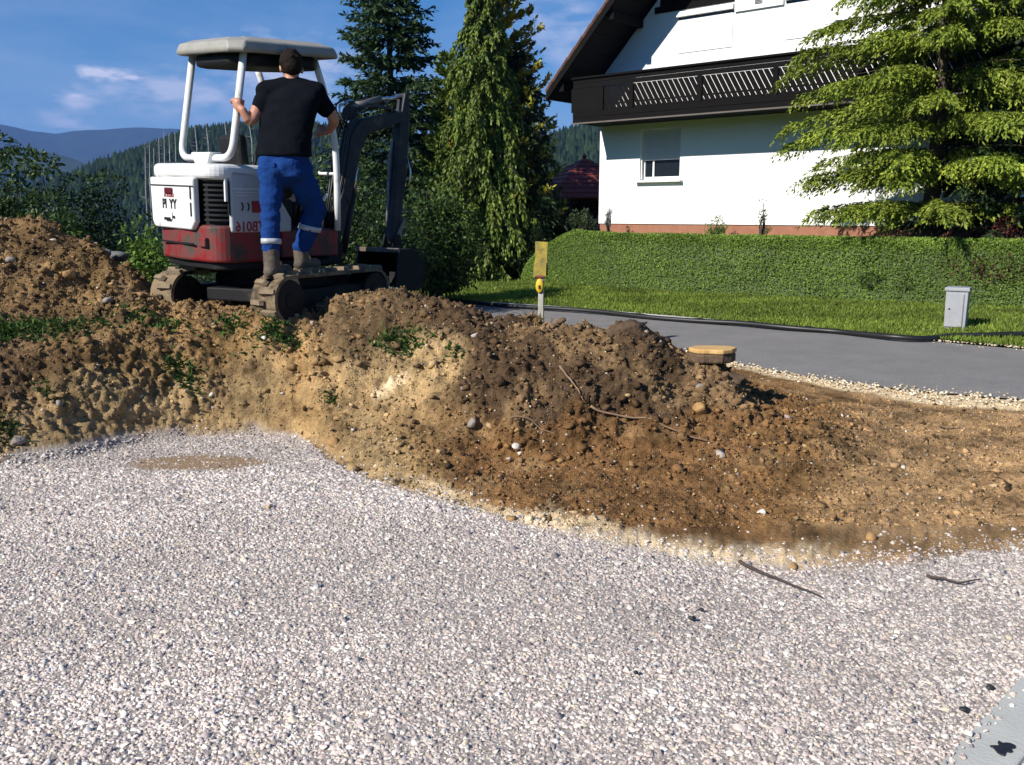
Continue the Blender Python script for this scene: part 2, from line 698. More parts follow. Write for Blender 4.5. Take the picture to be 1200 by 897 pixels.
# profiles of the ground along lines of sight (depth, height), measured from the photograph
COLS = {
    -260: [foot(575), pz(500, 5.25), pz(395, 5.8), pz(370, 6.2), pz(330, 6.7), pz(285, 7.1), pz(248, 7.7), (8.8, .7), (12, -.9), (20, -4)],
    0: [foot(546), pz(470, 5.50), pz(400, 5.80), pz(378, 6.1), pz(345, 6.5), pz(300, 6.9), pz(268, 7.2), pz(254, 7.5), (8.5, .6), (12, -.9), (20, -4)],
    60: [foot(538), pz(465, 5.62), pz(398, 5.92), pz(376, 6.2), pz(340, 6.6), pz(300, 7.0), pz(262, 7.5), (8.5, .6), (12, -.8), (20, -4)],
    110: [foot(527), pz(460, 5.75), pz(396, 6.05), pz(376, 6.35), pz(340, 6.75), pz(304, 7.1), pz(284, 7.4), (8.4, .5), (12, -.7), (20, -4)],
    160: [foot(517), pz(455, 5.95), pz(394, 6.25), pz(376, 6.5), pz(345, 6.9), pz(315, 7.2), (7.7, .92), (8.6, .5), (12, -.6), (20, -3.5)],
    210: [foot(511), pz(455, 6.08), pz(394, 6.32), pz(374, 6.6), pz(353, 6.95), (7.4, .80), (9, .6), (12, -.2), (20, -2.5)],
    260: [foot(507), pz(455, 6.15), pz(396, 6.38), pz(376, 6.5), (7.0, .77), (7.4, .78), (9, .6), (12, .1), (20, -1.5)],
    310: [foot(506), pz(458, 6.12), pz(400, 6.25), pz(381, 6.32), pz(367, 6.42), (7.0, .78), (9, .6), (12, .3), (20, -.8)],
    350: [foot(511), pz(460, 6.05), pz(404, 6.32), pz(380, 6.5), pz(361, 6.75), (7.2, .74), (9, .6), (12, .35), (20, .0)],
    390: [foot(540), pz(465, 5.9), pz(408, 6.2), pz(380, 6.45), pz(352, 6.75), (7.3, .76), (9, .6), (12, .3), (20, .2)],
    440: [foot(562), pz(500, 5.5), pz(450, 5.8), pz(414, 6.05), pz(372, 6.35), pz(344, 6.6), (7.1, .80), (8.5, .6), (11, .2), (20, .2)],
    480: [foot(570), pz(505, 5.4), pz(440, 5.75), pz(410, 6.0), pz(366, 6.35), pz(345, 6.6), (7.1, .78), (8.5, .5), (10.5, .1), (20, .2)],
    530: [foot(585), pz(520, 5.2), pz(440, 5.6), pz(400, 5.95), pz(370, 6.3), pz(360, 6.55), (7.2, .6), (8.2, .3), (10, .03), (20, .2)],
    590: [foot(600), pz(540, 5.05), pz(470, 5.35), pz(410, 5.75), pz(384, 6.1), pz(371, 6.4), (7.1, .5), (8.0, .2), (9.5, .0), (20, .2)],
    640: [foot(606), pz(548, 5.0), pz(480, 5.3), pz(415, 5.7), pz(388, 6.0), pz(381, 6.3), (7.0, .45), (7.8, .12), (9.3, .0), (20, .2)],
    690: [foot(604), pz(548, 4.98), pz(480, 5.3), pz(425, 5.6), pz(395, 5.9), pz(384, 6.1), (6.8, .5), (7.6, .12), (9.1, .0), (20, .2)],
    735: [foot(592), pz(545, 5.05), pz(480, 5.35), pz(430, 5.6), pz(393, 5.85), pz(379, 6.05), (6.7, .5), (7.6, .12), (9, .0), (20, .2)],
    765: [foot(590), pz(545, 5.02), pz(485, 5.3), pz(438, 5.55), pz(405, 5.8), pz(391, 6.05), (6.8, .4), (7.7, .1), (8.9, .0), (20, .2)],
    800: [foot(585), pz(545, 5.0), pz(490, 5.3), pz(450, 5.6), pz(422, 5.80), pz(415, 6.1), (6.8, .35), (7.7, .08), (8.8, .0), (20, .2)],
    850: [foot(580), pz(540, 4.97), pz(495, 5.3), pz(462, 5.6), pz(438, 5.75), pz(428, 6.1), (6.9, .22), (7.8, .05), (8.6, .0), (20, .2)],
    900: [foot(575), pz(530, 5.1), pz(490, 5.5), pz(466, 6.1), pz(457, 6.5), (7.1, .06), (7.7, .0), (20, .2)],
    960: [foot(570), pz(520, 5.2), pz(494, 5.7), pz(480, 6.2), (6.8, .04), (7.3, .0), (20, .2)],
    1050: [foot(560), (5.4, .03), (5.9, .04), (6.5, .02), (7.1, .0), (20, .15)],
    1200: [foot(550), (5.5, .02), (6.2, .02), (7.0, .0), (20, .1)],
    1500: [foot(550), (5.2, .02), (6.2, .02), (7.0, .0), (20, .1)],
}
_ck = sorted(COLS)
_ca = np.array([(k - 600) / FPX for k in _ck])
_YG = np.linspace(2.0, 20.0, 1201)
_AG = np.linspace(-.86, .90, 441)
_T = np.zeros((len(_ck), len(_YG)))
for i, k in enumerate(_ck):
    pr = [(2.0, 0.0)] + COLS[k]
    _T[i] = np.interp(_YG, [q[0] for q in pr], [q[1] for q in pr])
# feet differ from column to column: blend in a shifted depth so the face stays steep
_foot = np.array([COLS[k][0][0] for k in _ck])
_G = np.zeros((len(_AG), len(_YG)))
_fg = np.interp(_AG, _ca, _foot)
_S = np.linspace(-4.5, 15, 1301)
_TS = np.array([np.interp(_S + _foot[i], _YG, _T[i]) for i in range(len(_ck))])
for i, a in enumerate(_AG):
    j = int(np.clip(np.searchsorted(_ca, a) - 1, 0, len(_ca) - 2))
    t = np.clip((a - _ca[j]) / (_ca[j + 1] - _ca[j]), 0, 1)
    t = t * t * (3 - 2 * t) * .5 + t * .5
    _G[i] = np.interp(_YG, _S + _fg[i], _TS[j] * (1 - t) + _TS[j + 1] * t)
for _ in range(2):
    _G[1:-1] = (_G[:-2] + 2 * _G[1:-1] + _G[2:]) / 4
    _G[:, 1:-1] = (_G[:, :-2] + 2 * _G[:, 1:-1] + _G[:, 2:]) / 4


def poly_y(pts):
    """curve on the flat ground through photo pixels -> X, Y arrays"""
    w = [WZ(px, py, 0.0) for px, py in pts]
    return np.array([p.x for p in w]), np.array([p.y for p in w])


# far edge and near edge of the asphalt
FX, FY = poly_y([(430, 349), (480, 352), (560, 357), (640, 362), (700, 367), (850, 380), (1000, 393), (1200, 411), (1330, 424)])
NX, NY = poly_y([(800, 412), (870, 428), (920, 438), (969, 446), (1075, 460), (1200, 470), (1400, 486)])
HX, HY = poly_y([(600, 330), (640, 336), (700, 343), (800, 350), (900, 355), (1050, 362), (1200, 369), (1420, 380)])


def far_edge_Y(X):
    s = (FY[1] - FY[0]) / (FX[1] - FX[0])
    e = (FY[-1] - FY[-2]) / (FX[-1] - FX[-2])
    return np.where(X < FX[0], FY[0] + s * (X - FX[0]), np.where(X > FX[-1], FY[-1] + e * (X - FX[-1]), np.interp(X, FX, FY)))


def near_edge_Y(X):
    s = (NY[1] - NY[0]) / (NX[1] - NX[0])
    e = (NY[-1] - NY[-2]) / (NX[-1] - NX[-2])
    n = np.where(X < NX[0], NY[0] + s * (X - NX[0]), np.where(X > NX[-1], NY[-1] + e * (X - NX[-1]), np.interp(X, NX, NY)))
    return np.minimum(n, far_edge_Y(X) - 2.7)


def hedge_Y(X):
    return np.where(X < HX[0], HY[0], np.where(X > HX[-1], HY[-1] + (HY[-1] - HY[-2]) / (HX[-1] - HX[-2]) * (X - HX[-1]), np.interp(X, HX, HY)))




def ground_z(X, Y):
    X, Y = np.asarray(X, float), np.asarray(Y, float)
    Yc = np.clip(Y, 2.01, 19.9)
    a = np.clip(X / Yc, -.859, .899)
    fi = (a - _AG[0]) / (_AG[1] - _AG[0])
    fj = (Yc - _YG[0]) / (_YG[1] - _YG[0])
    i, j = np.clip(fi.astype(int), 0, len(_AG) - 2), np.clip(fj.astype(int), 0, len(_YG) - 2)
    fi, fj = fi - i, fj - j
    z = (_G[i, j] * (1 - fi) + _G[i + 1, j] * fi) * (1 - fj) + (_G[i, j + 1] * (1 - fi) + _G[i + 1, j + 1] * fi) * fj
    z = np.where(Y < 2.0, 0, z)
    # beyond the near zone
    d = Y - far_edge_Y(X)
    hy = Y - hedge_Y(X)
    lawn = .015 + .06 * sstep(0, 3, d) - .20 * sstep(16, 22, Y) * sstep(1.2, -.2, X)
    bank = .88 * sstep(.0, 1.9, hy) * sstep(.3, 2.0, X)
    zr = np.where(d > -.05, lawn + bank, 0.0)
    edge = -3.4 - .10 * (Y - 8)
    drop = np.clip(edge - X, 0, None)
    drop2 = np.clip(Y - 26, 0, None)
    zl = .12 - .33 * drop ** 1.15 - .0 * drop2
    zf = np.where(X < edge, zl, zr)
    zf = np.where(X > edge, zr, zf)
    t = sstep(9.5, 13.0, Y)
    near = z * (1 - t) + zf * t
    road = (Y > near_edge_Y(X) - .1) & (X > .3)
    near = np.where(road & (d <= -.05), np.minimum(near, .0), near)
    near = np.where(road & (d > -.05), zf, near)
    return near


# far relief: silhouettes of the ridges measured as elevation over azimuth
def el_at(py):
    return slope_at(py)[0]


def ridge(pts, jitter, seed):
    ax = np.array([(p[0] - 600) / FPX for p in pts])
    ay = np.array([el_at(p[1]) for p in pts])

    def fn(az):
        e = np.interp(az, ax, ay)
        return e + jitter * fbm(az * 9, az * 0 + seed, 4, seed)
    return fn


SLOPE_R = 520.0
ridge_near = ridge([(-900, 190), (-300, 260), (-60, 262), (40, 246), (100, 222), (150, 200), (200, 184), (240, 170), (300, 164), (360, 160), (450, 176),
                    (560, 186), (630, 182), (655, 172), (690, 165), (740, 160), (850, 150), (1100, 160), (1500, 190)], .004, 3)
ridge_mid = ridge([(-900, 200), (-300, 178), (0, 178), (60, 186), (120, 196), (200, 188), (260, 172), (340, 176), (450, 180), (640, 184), (1500, 170)], .004, 8)
ridge_far = ridge([(-900, 150), (-300, 138), (-60, 140), (0, 142), (30, 146), (60, 152), (85, 155), (105, 151), (140, 150), (175, 149), (205, 150),
                   (260, 151), (330, 154), (420, 157), (560, 166), (640, 176), (800, 172), (1500, 160)], .0025, 5)


def far_z(X, Y):
    r = np.hypot(X, Y)
    az = np.where(Y > .3 * np.abs(X), X / np.maximum(Y, 1e-3), np.sign(X) * 3.3)
    az = np.clip(az, -3.3, 3.3)
    k = np.sqrt(1 + np.clip(az, -1.2, 1.2) ** 2)            # depth -> distance
    hn = HEYE + (SLOPE_R / k) * ridge_near(az)
    hm = HEYE + (2100 / k) * ridge_mid(az)
    hf = HEYE + (4300 / k) * ridge_far(az)
    left = sstep(.0, -.12, az)
    base = -3 - 52 * sstep(30, 210, r) * (.35 + .65 * left)
    z = base + (hn - base) * sstep(230, SLOPE_R, r)
    z = z + (-70 - hn) * sstep(SLOPE_R, 1000, r)
    z = z + (hm + 70) * sstep(1200, 2100, r)
    z = z + (-40 - hm) * sstep(2100, 3000, r) * 1.0
    z = z + (hf + 40) * sstep(3200, 4300, r)
    z = z + (-60 - hf) * sstep(4300, 6200, r)
    z = z + fbm(X / 160, Y / 160, 4, 6) * 26 * sstep(900, 1800, r) * (1 - sstep(3900, 4300, r) * .7)
    return z


# ---------------------------------------------------------------- near ground: gravel yard, cut bank, spoil heaps
def soil_disp(X, Y, Z):
    """displacement height for the raw soil; gravel gets little"""
    g = gravel_mask(X, Y, Z)
    big = fbm3(X * 1.6, Y * 1.6, Z * 1.6, 3, 4) * .10
    med = fbm3(X * 5.5, Y * 5.5, Z * 5.5, 3, 11)
    fine = fbm3(X * 19, Y * 19, Z * 19, 3, 23)
    rid = (.5 - np.abs(fbm3(X * 3.3, Y * 3.3, Z * 2.2, 3, 31))) - .35
    heap = sstep(.04, .22, Z)
    rill = (.3 - np.abs(fbm3(X * 8, Y * 8, Z * 1.6, 3, 37))) * sstep(.08, .25, Z) * sstep(.80, .55, Z) * .055 * sstep(1.6, .6, X)
    s = rill + (big + med * .070 + np.abs(fine) * .050 - .012 + rid * .05) * (.24 + .76 * heap) + np.abs(fine) * .034 + np.abs(fbm3(X * 42, Y * 42, Z * 42, 2, 29)) * .012
    return np.where(g > .5, fbm(X * 1.1, Y * 1.6, 3, 9) * .022, s * (1 - g))


GRX, GRY = poly_y([(-400, 600), (-100, 556), (0, 546), (100, 526), (200, 512), (300, 506), (350, 512), (385, 540), (430, 562), (500, 583), (560, 602), (640, 618),
                   (700, 634), (780, 652), (860, 662), (950, 664), (1050, 660), (1120, 650), (1200, 643), (1400, 640)])
_gra = GRX / GRY


def gravel_edge(X, Y):
    a = X / np.maximum(Y, .1)
    e = np.interp(a, _gra, GRY)
    return e + fbm(X * 2.4, Y * 2.4, 4, 41) * .08


def gravel_mask(X, Y, Z=None):
    g = sstep(.04, -.04, Y - gravel_edge(X, Y))
    return g if Z is None else g * sstep(.10, .05, Z)


# soil kinds, as patches with their own place on the ground (real soil colours)
C_TAN = np.array((.44, .31, .155))
C_OCHRE = np.array((.300, .185, .078))
C_BROWN = np.array((.105, .066, .036))
C_DARK = np.array((.058, .037, .022))
C_ORANGE = np.array((.215, .112, .042))
C_PALE = np.array((.70, .54, .33))
C_DUST = np.array((.31, .195, .095))


def soft(X, Y, cx, cy, rx, ry, wob=.35, seed=0):
    d = np.hypot((X - cx) / rx, (Y - cy) / ry)
    return sstep(1.25, .65, d + fbm(X * 2.1, Y * 2.1, 4, 50 + seed) * wob)


def at(px, py, Y):
    p = W(px, py, Y)
    return p.x, p.y


def soil_color(X, Y, Z):
    n = fbm3(X * 1.4, Y * 1.4, Z * 1.4, 4, 61)
    n2 = fbm3(X * 6, Y * 6, Z * 6, 4, 67)
    a = X / np.maximum(Y, .1)
    pxc = 600 + a * FPX                     # bearing, as photo column
    # base: left bank ochre-brown, centre tan, mound dark brown, right flat orange to dusty
    col = np.zeros(X.shape + (3,))
    keys = [-400, 0, 110, 190, 260, 330, 430, 505, 545, 600, 760, 840, 930, 1050, 1200, 1500]
    cols = [C_BROWN * 1.2, C_BROWN * 1.3, C_OCHRE * .55, C_OCHRE * .72, C_OCHRE * .9, C_OCHRE * 1.15, C_TAN * .78, C_OCHRE * .9, C_BROWN * .95, C_BROWN * .85, C_BROWN * .95,
            C_BROWN * 1.45, C_OCHRE * .72, C_DUST * .85, C_DUST * 1.05, C_DUST]
    pw = pxc + n * 60
    for i in range(3):
        col[..., i] = np.interp(pw, keys, [c[i] for c in cols])

    def mixin(m, c):
        m = np.clip(m, 0, 1)[..., None]
        return col * (1 - m) + c * m
    # dug-over dark topsoil on the plateau round the machine and on the mound's crest
    top = sstep(.46, .66, Z + n * .18) * sstep(330, 380, pw) * (1 - sstep(780, 860, pw))
    col = mixin(top * .85, C_BROWN * .9)
    top2 = sstep(.70, .80, Z + n * .1) * (1 - sstep(330, 380, pw))
    col = mixin(top2 * .75, C_OCHRE * .55 + C_BROWN * .3)
    # foot of the mound: orange subsoil, then trampled pale sand by the gravel
    ge = Y - gravel_edge(X, Y)
    foot_o = sstep(.34, .20, Z + n * .16 + n2 * .16) * sstep(500, 560, pw) * sstep(1080, 900, pw)
    col = mixin(foot_o * .75, C_ORANGE)
    sand = sstep(.27, .13, ge + n2 * .16 + n * .14 + fbm(X * 9, Y * 9, 3, 62) * .06) * sstep(455, 520, pxc) * sstep(1040, 960, pxc)
    col = mixin(sand, C_PALE)
    dusty = sstep(880, 1050, pw) * sstep(.12, .02, Z)
    col = mixin(dusty * .7 * (.5 + n2), C_DUST * 1.25)
    sand2 = sstep(.30, .05, ge + n * .2) * sstep(420, 300, pw)
    col = mixin(sand2 * .75, C_TAN * .8)
    # pale sandy seam in the cut face
    x, y = at(470, 475, 5.75)
    col = mixin(soft(X, Y, x, y, .42, .35) * sstep(.15, .35, Z) * .75, C_TAN * 1.05)
    x, y = at(458, 452, 5.75)
    col = mixin(soft(X, Y, x, y, .11, .05, .3) * .9, C_PALE * 1.05)
    # verge of pale sand along the asphalt
    ve = near_edge_Y(X) - Y
    # dark damp clumps
    col = mixin(sstep(.16, .34, fbm3(X * 2.6, Y * 2.6, Z * 2.6, 4, 77)) * .55 * sstep(.1, .3, Z), C_DARK * 1.2)
    col = mixin(sstep(.10, .30, fbm3(X * 3.6, Y * 3.6, Z * 3.6, 4, 87)) * .45 * sstep(1.4, 1.0, Z), C_OCHRE * 1.0 + .02)
    n3 = fbm3(X * 22, Y * 22, Z * 22, 3, 69)
    col = col * (1 + n2[..., None] * .75 + n3[..., None] * .5)

    col = mixin(sstep(.62, .42, ve + n * .25 + n2 * .12) * sstep(-.6, .0, ve + .5) * (X > 1.2) * sstep(.30, .16, Z), C_PALE * (1.12 + n3[..., None] * .5))
    g = gravel_mask(X, Y, Z)[..., None]
    gc = np.array((.40, .355, .32)) * (1 + n[..., None] * .1)
    px_, py_ = at(225, 535, 5.6)
    d1 = soft(X, Y, WZ(240, 540, 0).x, WZ(240, 540, 0).y, .42, .16, .8)[..., None] * .8
    gc = gc * (1 - d1) + C_DUST * d1
    return np.clip(col * (1 - g) + gc * g, .01, .9)


print("terrain")
na, nyy = 660, 400
ag = np.concatenate([np.linspace(-1.15, -.66, 34, endpoint=False), np.linspace(-.66, .66, na - 68), np.linspace(.66, 1.15, 35)[1:]])
yl = np.concatenate([np.linspace(2.0, 4.1, 30, endpoint=False), np.linspace(4.1, 6.9, 320, endpoint=False), np.linspace(6.9, 8.0, 62, endpoint=False), np.linspace(8.0, 10.4, 22)])
nyy = len(yl)
A, Yg = np.meshgrid(ag, yl, indexing='ij')
Xg = A * Yg
Zg = ground_z(Xg, Yg)
road_m = sstep(.35, .05, near_edge_Y(Xg) - Yg) * (Xg > .3)
_ve = near_edge_Y(Xg) - Yg
disp = soil_disp(Xg, Yg, Zg) * (1 - road_m) * (1 - .8 * sstep(1.5, .6, _ve) * (Xg > 1.2))
# normals for sideways displacement on the steep face
dzx = np.gradient(Zg, axis=0) / (np.gradient(Xg, axis=0) + 1e-9)
dzy = (np.gradient(Zg, axis=1) - dzx * np.gradient(Xg, axis=1)) / (np.gradient(Yg, axis=1))
nl = np.sqrt(1 + dzx ** 2 + dzy ** 2)
nx_, ny_, nz_ = -dzx / nl, -dzy / nl, 1 / nl
VX, VY, VZ = Xg + nx_ * disp, Yg + ny_ * disp, Zg + nz_ * disp
VZ = np.where(road_m > .5, np.minimum(VZ, -.012), VZ)
tint = soil_color(Xg, Yg, Zg)
fine_ao = 1.0
idx = np.arange(na * nyy).reshape(na, nyy)
Fq = np.stack([idx[:-1, :-1], idx[1:, :-1], idx[1:, 1:], idx[:-1, 1:]], -1).reshape(-1, 4)
m_soil = mk_attr("soil", rough=.95, spec=.12, bump=.9, bscale=55, noise_amt=.30, nscale=45, bdist=.02)
me = np_mesh("ground", np.stack([VX, VY, VZ], -1).reshape(-1, 3), Fq, tint.reshape(-1, 3))
ground = link("ground", me, m_soil, None, False)
tag(ground, kind="structure")


def surf(X, Y):
    """displaced surface sampled back (for things resting on it)"""
    X, Y = np.asarray(X, float), np.asarray(Y, float)
    a = np.clip(X / Y, ag[0], ag[-1] - 1e-6)
    i = np.clip(np.searchsorted(ag, a) - 1, 0, na - 2)
    j = np.clip(np.searchsorted(yl, Y) - 1, 0, nyy - 2)
    fi = (a - ag[i]) / (ag[i + 1] - ag[i])
    fj = np.clip((Y - yl[j]) / (yl[j + 1] - yl[j]), 0, 1)
    return (VZ[i, j] * (1 - fi) + VZ[i + 1, j] * fi) * (1 - fj) + (VZ[i, j + 1] * (1 - fi) + VZ[i + 1, j + 1] * fi) * fj


def hit(px, py):
    """first point of the real ground met by the line of sight through a photo pixel"""
    t, k = slope_at(py)
    Ys = np.arange(2.2, 10.3, .01)
    Xs = (px - 600) / FPX / k * Ys
    zs = HEYE + Ys * t
    g = surf(Xs, Ys)
    w = np.nonzero(zs <= g)[0]
    n = w[0] if len(w) else len(Ys) - 1
    return Vector((Xs[n], Ys[n], g[n]))


# soil clods, crumbs and pebbles lying on the raw soil
n = 66000
j0 = RNG.uniform(0, 1, n)
a = RNG.uniform(-.62, .62, n)
i0 = np.searchsorted(ag, a)
jj = (nyy * (.07 + .89 * RNG.random(n))).astype(int)
heapk = RNG.random(n) < .16
jj[heapk] = np.searchsorted(yl, RNG.uniform(6.6, 8.1, int(heapk.sum())))
a[heapk] = RNG.uniform(-.62, -.05, int(heapk.sum()))
i0 = np.searchsorted(ag, a)
X, Y, Z0 = Xg[i0, jj], Yg[i0, jj], Zg[i0, jj]
gm = gravel_mask(X, Y)
keep = ((gm < .35) | ((Y - gravel_edge(X, Y) > -.45) & (RNG.random(len(X)) < .10)) | (RNG.random(len(X)) < .004)) & (road_m[i0, jj] < .4)
i0, jj, X, Y, Z0 = i0[keep], jj[keep], X[keep], Y[keep], Z0[keep]
P = np.stack([VX[i0, jj], VY[i0, jj], VZ[i0, jj]], -1)
flatz = sstep(.12, .03, Z0)
S = np.exp(RNG.normal(-5.3, .60, len(P)))
S = np.clip(S, .004, .042) * (1 - .25 * flatz)
Cc = soil_color(X, Y, Z0) * RNG.uniform(.7, 1.35, (len(P), 1))
mixk = RNG.random(len(P)) < .22
Cc[mixk] = pick(int(mixk.sum()), [C_DARK, C_BROWN, C_TAN * .8, C_OCHRE], [2, 3, 1.5, 2], var=.2)
isst = RNG.random(len(P)) < .07
Cc[isst] = pick(int(isst.sum()), [(.52, .47, .40), (.36, .31, .26), (.62, .54, .44), (.42, .30, .17), (.30, .24, .22)], var=.2)
S[isst] *= .8
P[:, 2] += S * .25
build = build_np("soil_clods", [lumps(P, S * 1.15, Cc, OCTA, .34, .8)], mk_attr("clod", rough=.93, spec=.15, bump=.5, bscale=90, noise_amt=.22, nscale=80))
tag(build, "crumbly brown soil clods and pebbles strewn over the dug bank and mound", "soil clods", kind="stuff")

# crushed stone of the yard
SLA, SLB = WZ(1106, 897, 0), WZ(1200, 795, 0)


def slab_zone(X, Y, m=0.0):
    # right of the line through the concrete slab's edge
    dx, dy = SLB.x - SLA.x, SLB.y - SLA.y
    l = math.hypot(dx, dy)
    d = ((X - SLA.x) * dy - (Y - SLA.y) * dx) / l
    return (d > m) & (d < .15)


print("gravel")
parts = []
for y0, y1, dens, sz, base in ((2.05, 3.2, 12500, .0062, CHIP2), (3.0, 4.5, 9300, .0066, CHIP2), (4.2, 6.6, 5600, .0080, CHIP)):
    nn = int(dens * (y1 ** 2 - y0 ** 2) / 2 * 1.50)
    Y = np.sqrt(RNG.uniform(y0 ** 2, y1 ** 2, nn))
    X = RNG.uniform(-.75, .75, nn) * Y
    ge = Y - gravel_edge(X, Y)
    keep = (ge < RNG.exponential(.09, nn) - .05) & (RNG.random(nn) < np.clip((Y - y0) / .25, 0, 1) + (y0 < 2.5)) & (RNG.random(nn) < np.clip((y1 - Y) / .25, 0, 1) + (y1 > 6))
    keep &= ~slab_zone(X, Y) | (~slab_zone(X, Y, .04) & (RNG.random(nn) < .16))
    patch = soft(X, Y, WZ(240, 540, 0).x, WZ(240, 540, 0).y, .45, .17, .8)
    keep &= RNG.random(nn) > patch * .85
    X, Y = X[keep], Y[keep]
    S = sz * np.exp(RNG.normal(0, .30, len(X)))
    zz = surf(X, Y) + S * RNG.uniform(-.25, .40, len(X)) + .022 * slab_zone(X, Y)
    Cg = pick(len(X), [(.62, .57, .51), (.52, .455, .415), (.54, .44, .39), (.40, .345, .315), (.26, .225, .21), (.54, .46, .35), (.74, .70, .63)], [3, 3.4, 2.8, 1.8, .7, .9, .9], .10)
    zk = ground_z(X, Y) < .06
    X, Y, S, zz, Cg = X[zk], Y[zk], S[zk], zz[zk], Cg[zk]
    tone = 1 + fbm(X * .9, Y * 1.3, 4, 71)[:, None] * .40
    parts.append(lumps(np.stack([X, Y, zz], -1), S, Cg * tone, base, .28 if base is OCTA else .2, .78, .32, rand_rot if base is OCTA else spin_rot))
g_o = build_np("gravel_stones", parts, mk_attr("crushed_stone", rough=.85, spec=.3, noise_amt=.14, nscale=120))
tag(g_o, "pale pinkish grey crushed stone covering the yard in the foreground", "gravel", kind="stuff")

# ---------------------------------------------------------------- land beyond
print("far land")
azs = np.concatenate([np.linspace(-PI, -.80, 60, endpoint=False), np.linspace(-.80, .80, 280, endpoint=False), np.linspace(.80, PI, 61)])
rs = np.concatenate([np.linspace(.01, 9, 16, endpoint=False), np.linspace(9, 30, 60, endpoint=False), np.geomspace(30, 6400, 110)])
AZ, RR = np.meshgrid(azs, rs, indexing='ij')
Xf, Yf = np.sin(AZ) * RR, np.cos(AZ) * RR
zn = ground_z(Xf, np.maximum(Yf, .5))
zn = np.where(Yf < 2, 0, zn)
zn = np.clip(zn, -9, 2)
zn = np.where((RR < 11) & (np.abs(Xf / np.maximum(Yf, .01)) < 1.12) & (Yf > 1.9), zn - .6 * sstep(11, 10.2, RR), zn)
zn = zn - .02
zff = far_z(Xf, Yf)
t = sstep(24, 60, RR)
Zf = zn * (1 - t) + zff * t
idx = np.arange(Zf.size).reshape(Zf.shape)
Fq = np.stack([idx[:-1, :-1], idx[:-1, 1:], idx[1:, 1:], idx[1:, :-1]], -1).reshape(-1, 4)
# cover: grassy near, forest green far with meadow patches on the far hills
me_n = fbm(Xf / 210, Yf / 210, 4, 91)
cn = np.zeros(Zf.shape + (3,))
cn[:] = (.022, .034, .018)
mead = sstep(.22, .34, me_n) * sstep(1000, 1700, RR)
cn = cn * (1 - mead[..., None]) + np.array((.060, .085, .035)) * mead[..., None]
grassy = sstep(60, 20, RR)[..., None]
cn = cn * (1 - grassy) + np.array((.07, .12, .022)) * grassy
me = np_mesh("hills", np.stack([Xf, Yf, Zf], -1).reshape(-1, 3), Fq, cn.reshape(-1, 3))
o = link("hills", me, mk_attr("far_land", rough=1, spec=0, noise_amt=.35, nscale=.02), None, True)
tag(o, kind="structure")

# asphalt
xs = np.linspace(-2.6, 13, 180)
fy, ny = far_edge_Y(xs), near_edge_Y(xs) + fbm(xs * 1.7, xs * 0 + 3, 4, 12) * .10
vs = np.concatenate([np.stack([xs, fy, np.full_like(xs, .012)], -1), np.stack([xs, ny, np.full_like(xs, .006)], -1)])
k = len(xs)
Fr = np.array([(i + k, i + k + 1, i + 1, i) for i in range(k - 1)])
m_as, nt, b, _o = new_mat("asphalt")
tc = nt.nodes.new("ShaderNodeTexCoord")
n1 = nt.nodes.new("ShaderNodeTexNoise"); n1.inputs["Scale"].default_value = 90; n1.inputs["Detail"].default_value = 6; n1.inputs["Roughness"].default_value = .8
n2 = nt.nodes.new("ShaderNodeTexNoise"); n2.inputs["Scale"].default_value = 1.7; n2.inputs["Detail"].default_value = 9; n2.inputs["Roughness"].default_value = .75
nt.links.new(tc.outputs["Object"], n1.inputs["Vector"]); nt.links.new(tc.outputs["Object"], n2.inputs["Vector"])
r1 = nt.nodes.new("ShaderNodeValToRGB"); r1.color_ramp.elements[0].position = .35; r1.color_ramp.elements[1].position = .72
r1.color_ramp.elements[0].color = (.12, .117, .115, 1); r1.color_ramp.elements[1].color = (.33, .315, .30, 1)
nt.links.new(n1.outputs[0], r1.inputs[0])
r2 = nt.nodes.new("ShaderNodeValToRGB"); r2.color_ramp.elements[0].color = (.55, .55, .56, 1); r2.color_ramp.elements[1].color = (1.42, 1.38, 1.32, 1)
nt.links.new(n2.outputs[0], r2.inputs[0])
mx = nt.nodes.new("ShaderNodeMix"); mx.data_type = 'RGBA'; mx.blend_type = 'MULTIPLY'; mx.inputs["Factor"].default_value = 1
nt.links.new(r1.outputs[0], mx.inputs[6]); nt.links.new(r2.outputs[0], mx.inputs[7])
nt.links.new(mx.outputs[2], b.inputs["Base Color"]); b.inputs["Roughness"].default_value = .9
bp = nt.nodes.new("ShaderNodeBump"); bp.inputs["Strength"].default_value = .5; bp.inputs["Distance"].default_value = .008
nt.links.new(n1.outputs[0], bp.inputs["Height"]); nt.links.new(bp.outputs[0], b.inputs["Normal"])
road = link("asphalt_road", np_mesh("asphalt_road", vs, Fr), m_as)
tag(road, kind="structure")

# pale concrete edging along the far side of the road
mb = MB()
for i in range(0, 120):
    x0, x1 = xs[i], xs[i + 1]
    if x0 < -3.4 or x1 > 3.3:
        continue
    y0, y1 = fy[i], fy[i + 1]
    mb.add([(x0, y0 - .02, 0), (x1, y1 - .02, 0), (x1, y1 + .13, 0), (x0, y0 + .13, 0), (x0, y0 - .02, .045), (x1, y1 - .02, .045), (x1, y1 + .13, .045), (x0, y0 + .13, .045)],
           [(4, 5, 6, 7), (0, 1, 5, 4), (2, 3, 7, 6)])
o = mb.build("road_edging", mk("edging", (.62, .60, .56), (.42, .40, .37), 6, .85, bump=.3))
tag(o, kind="structure")

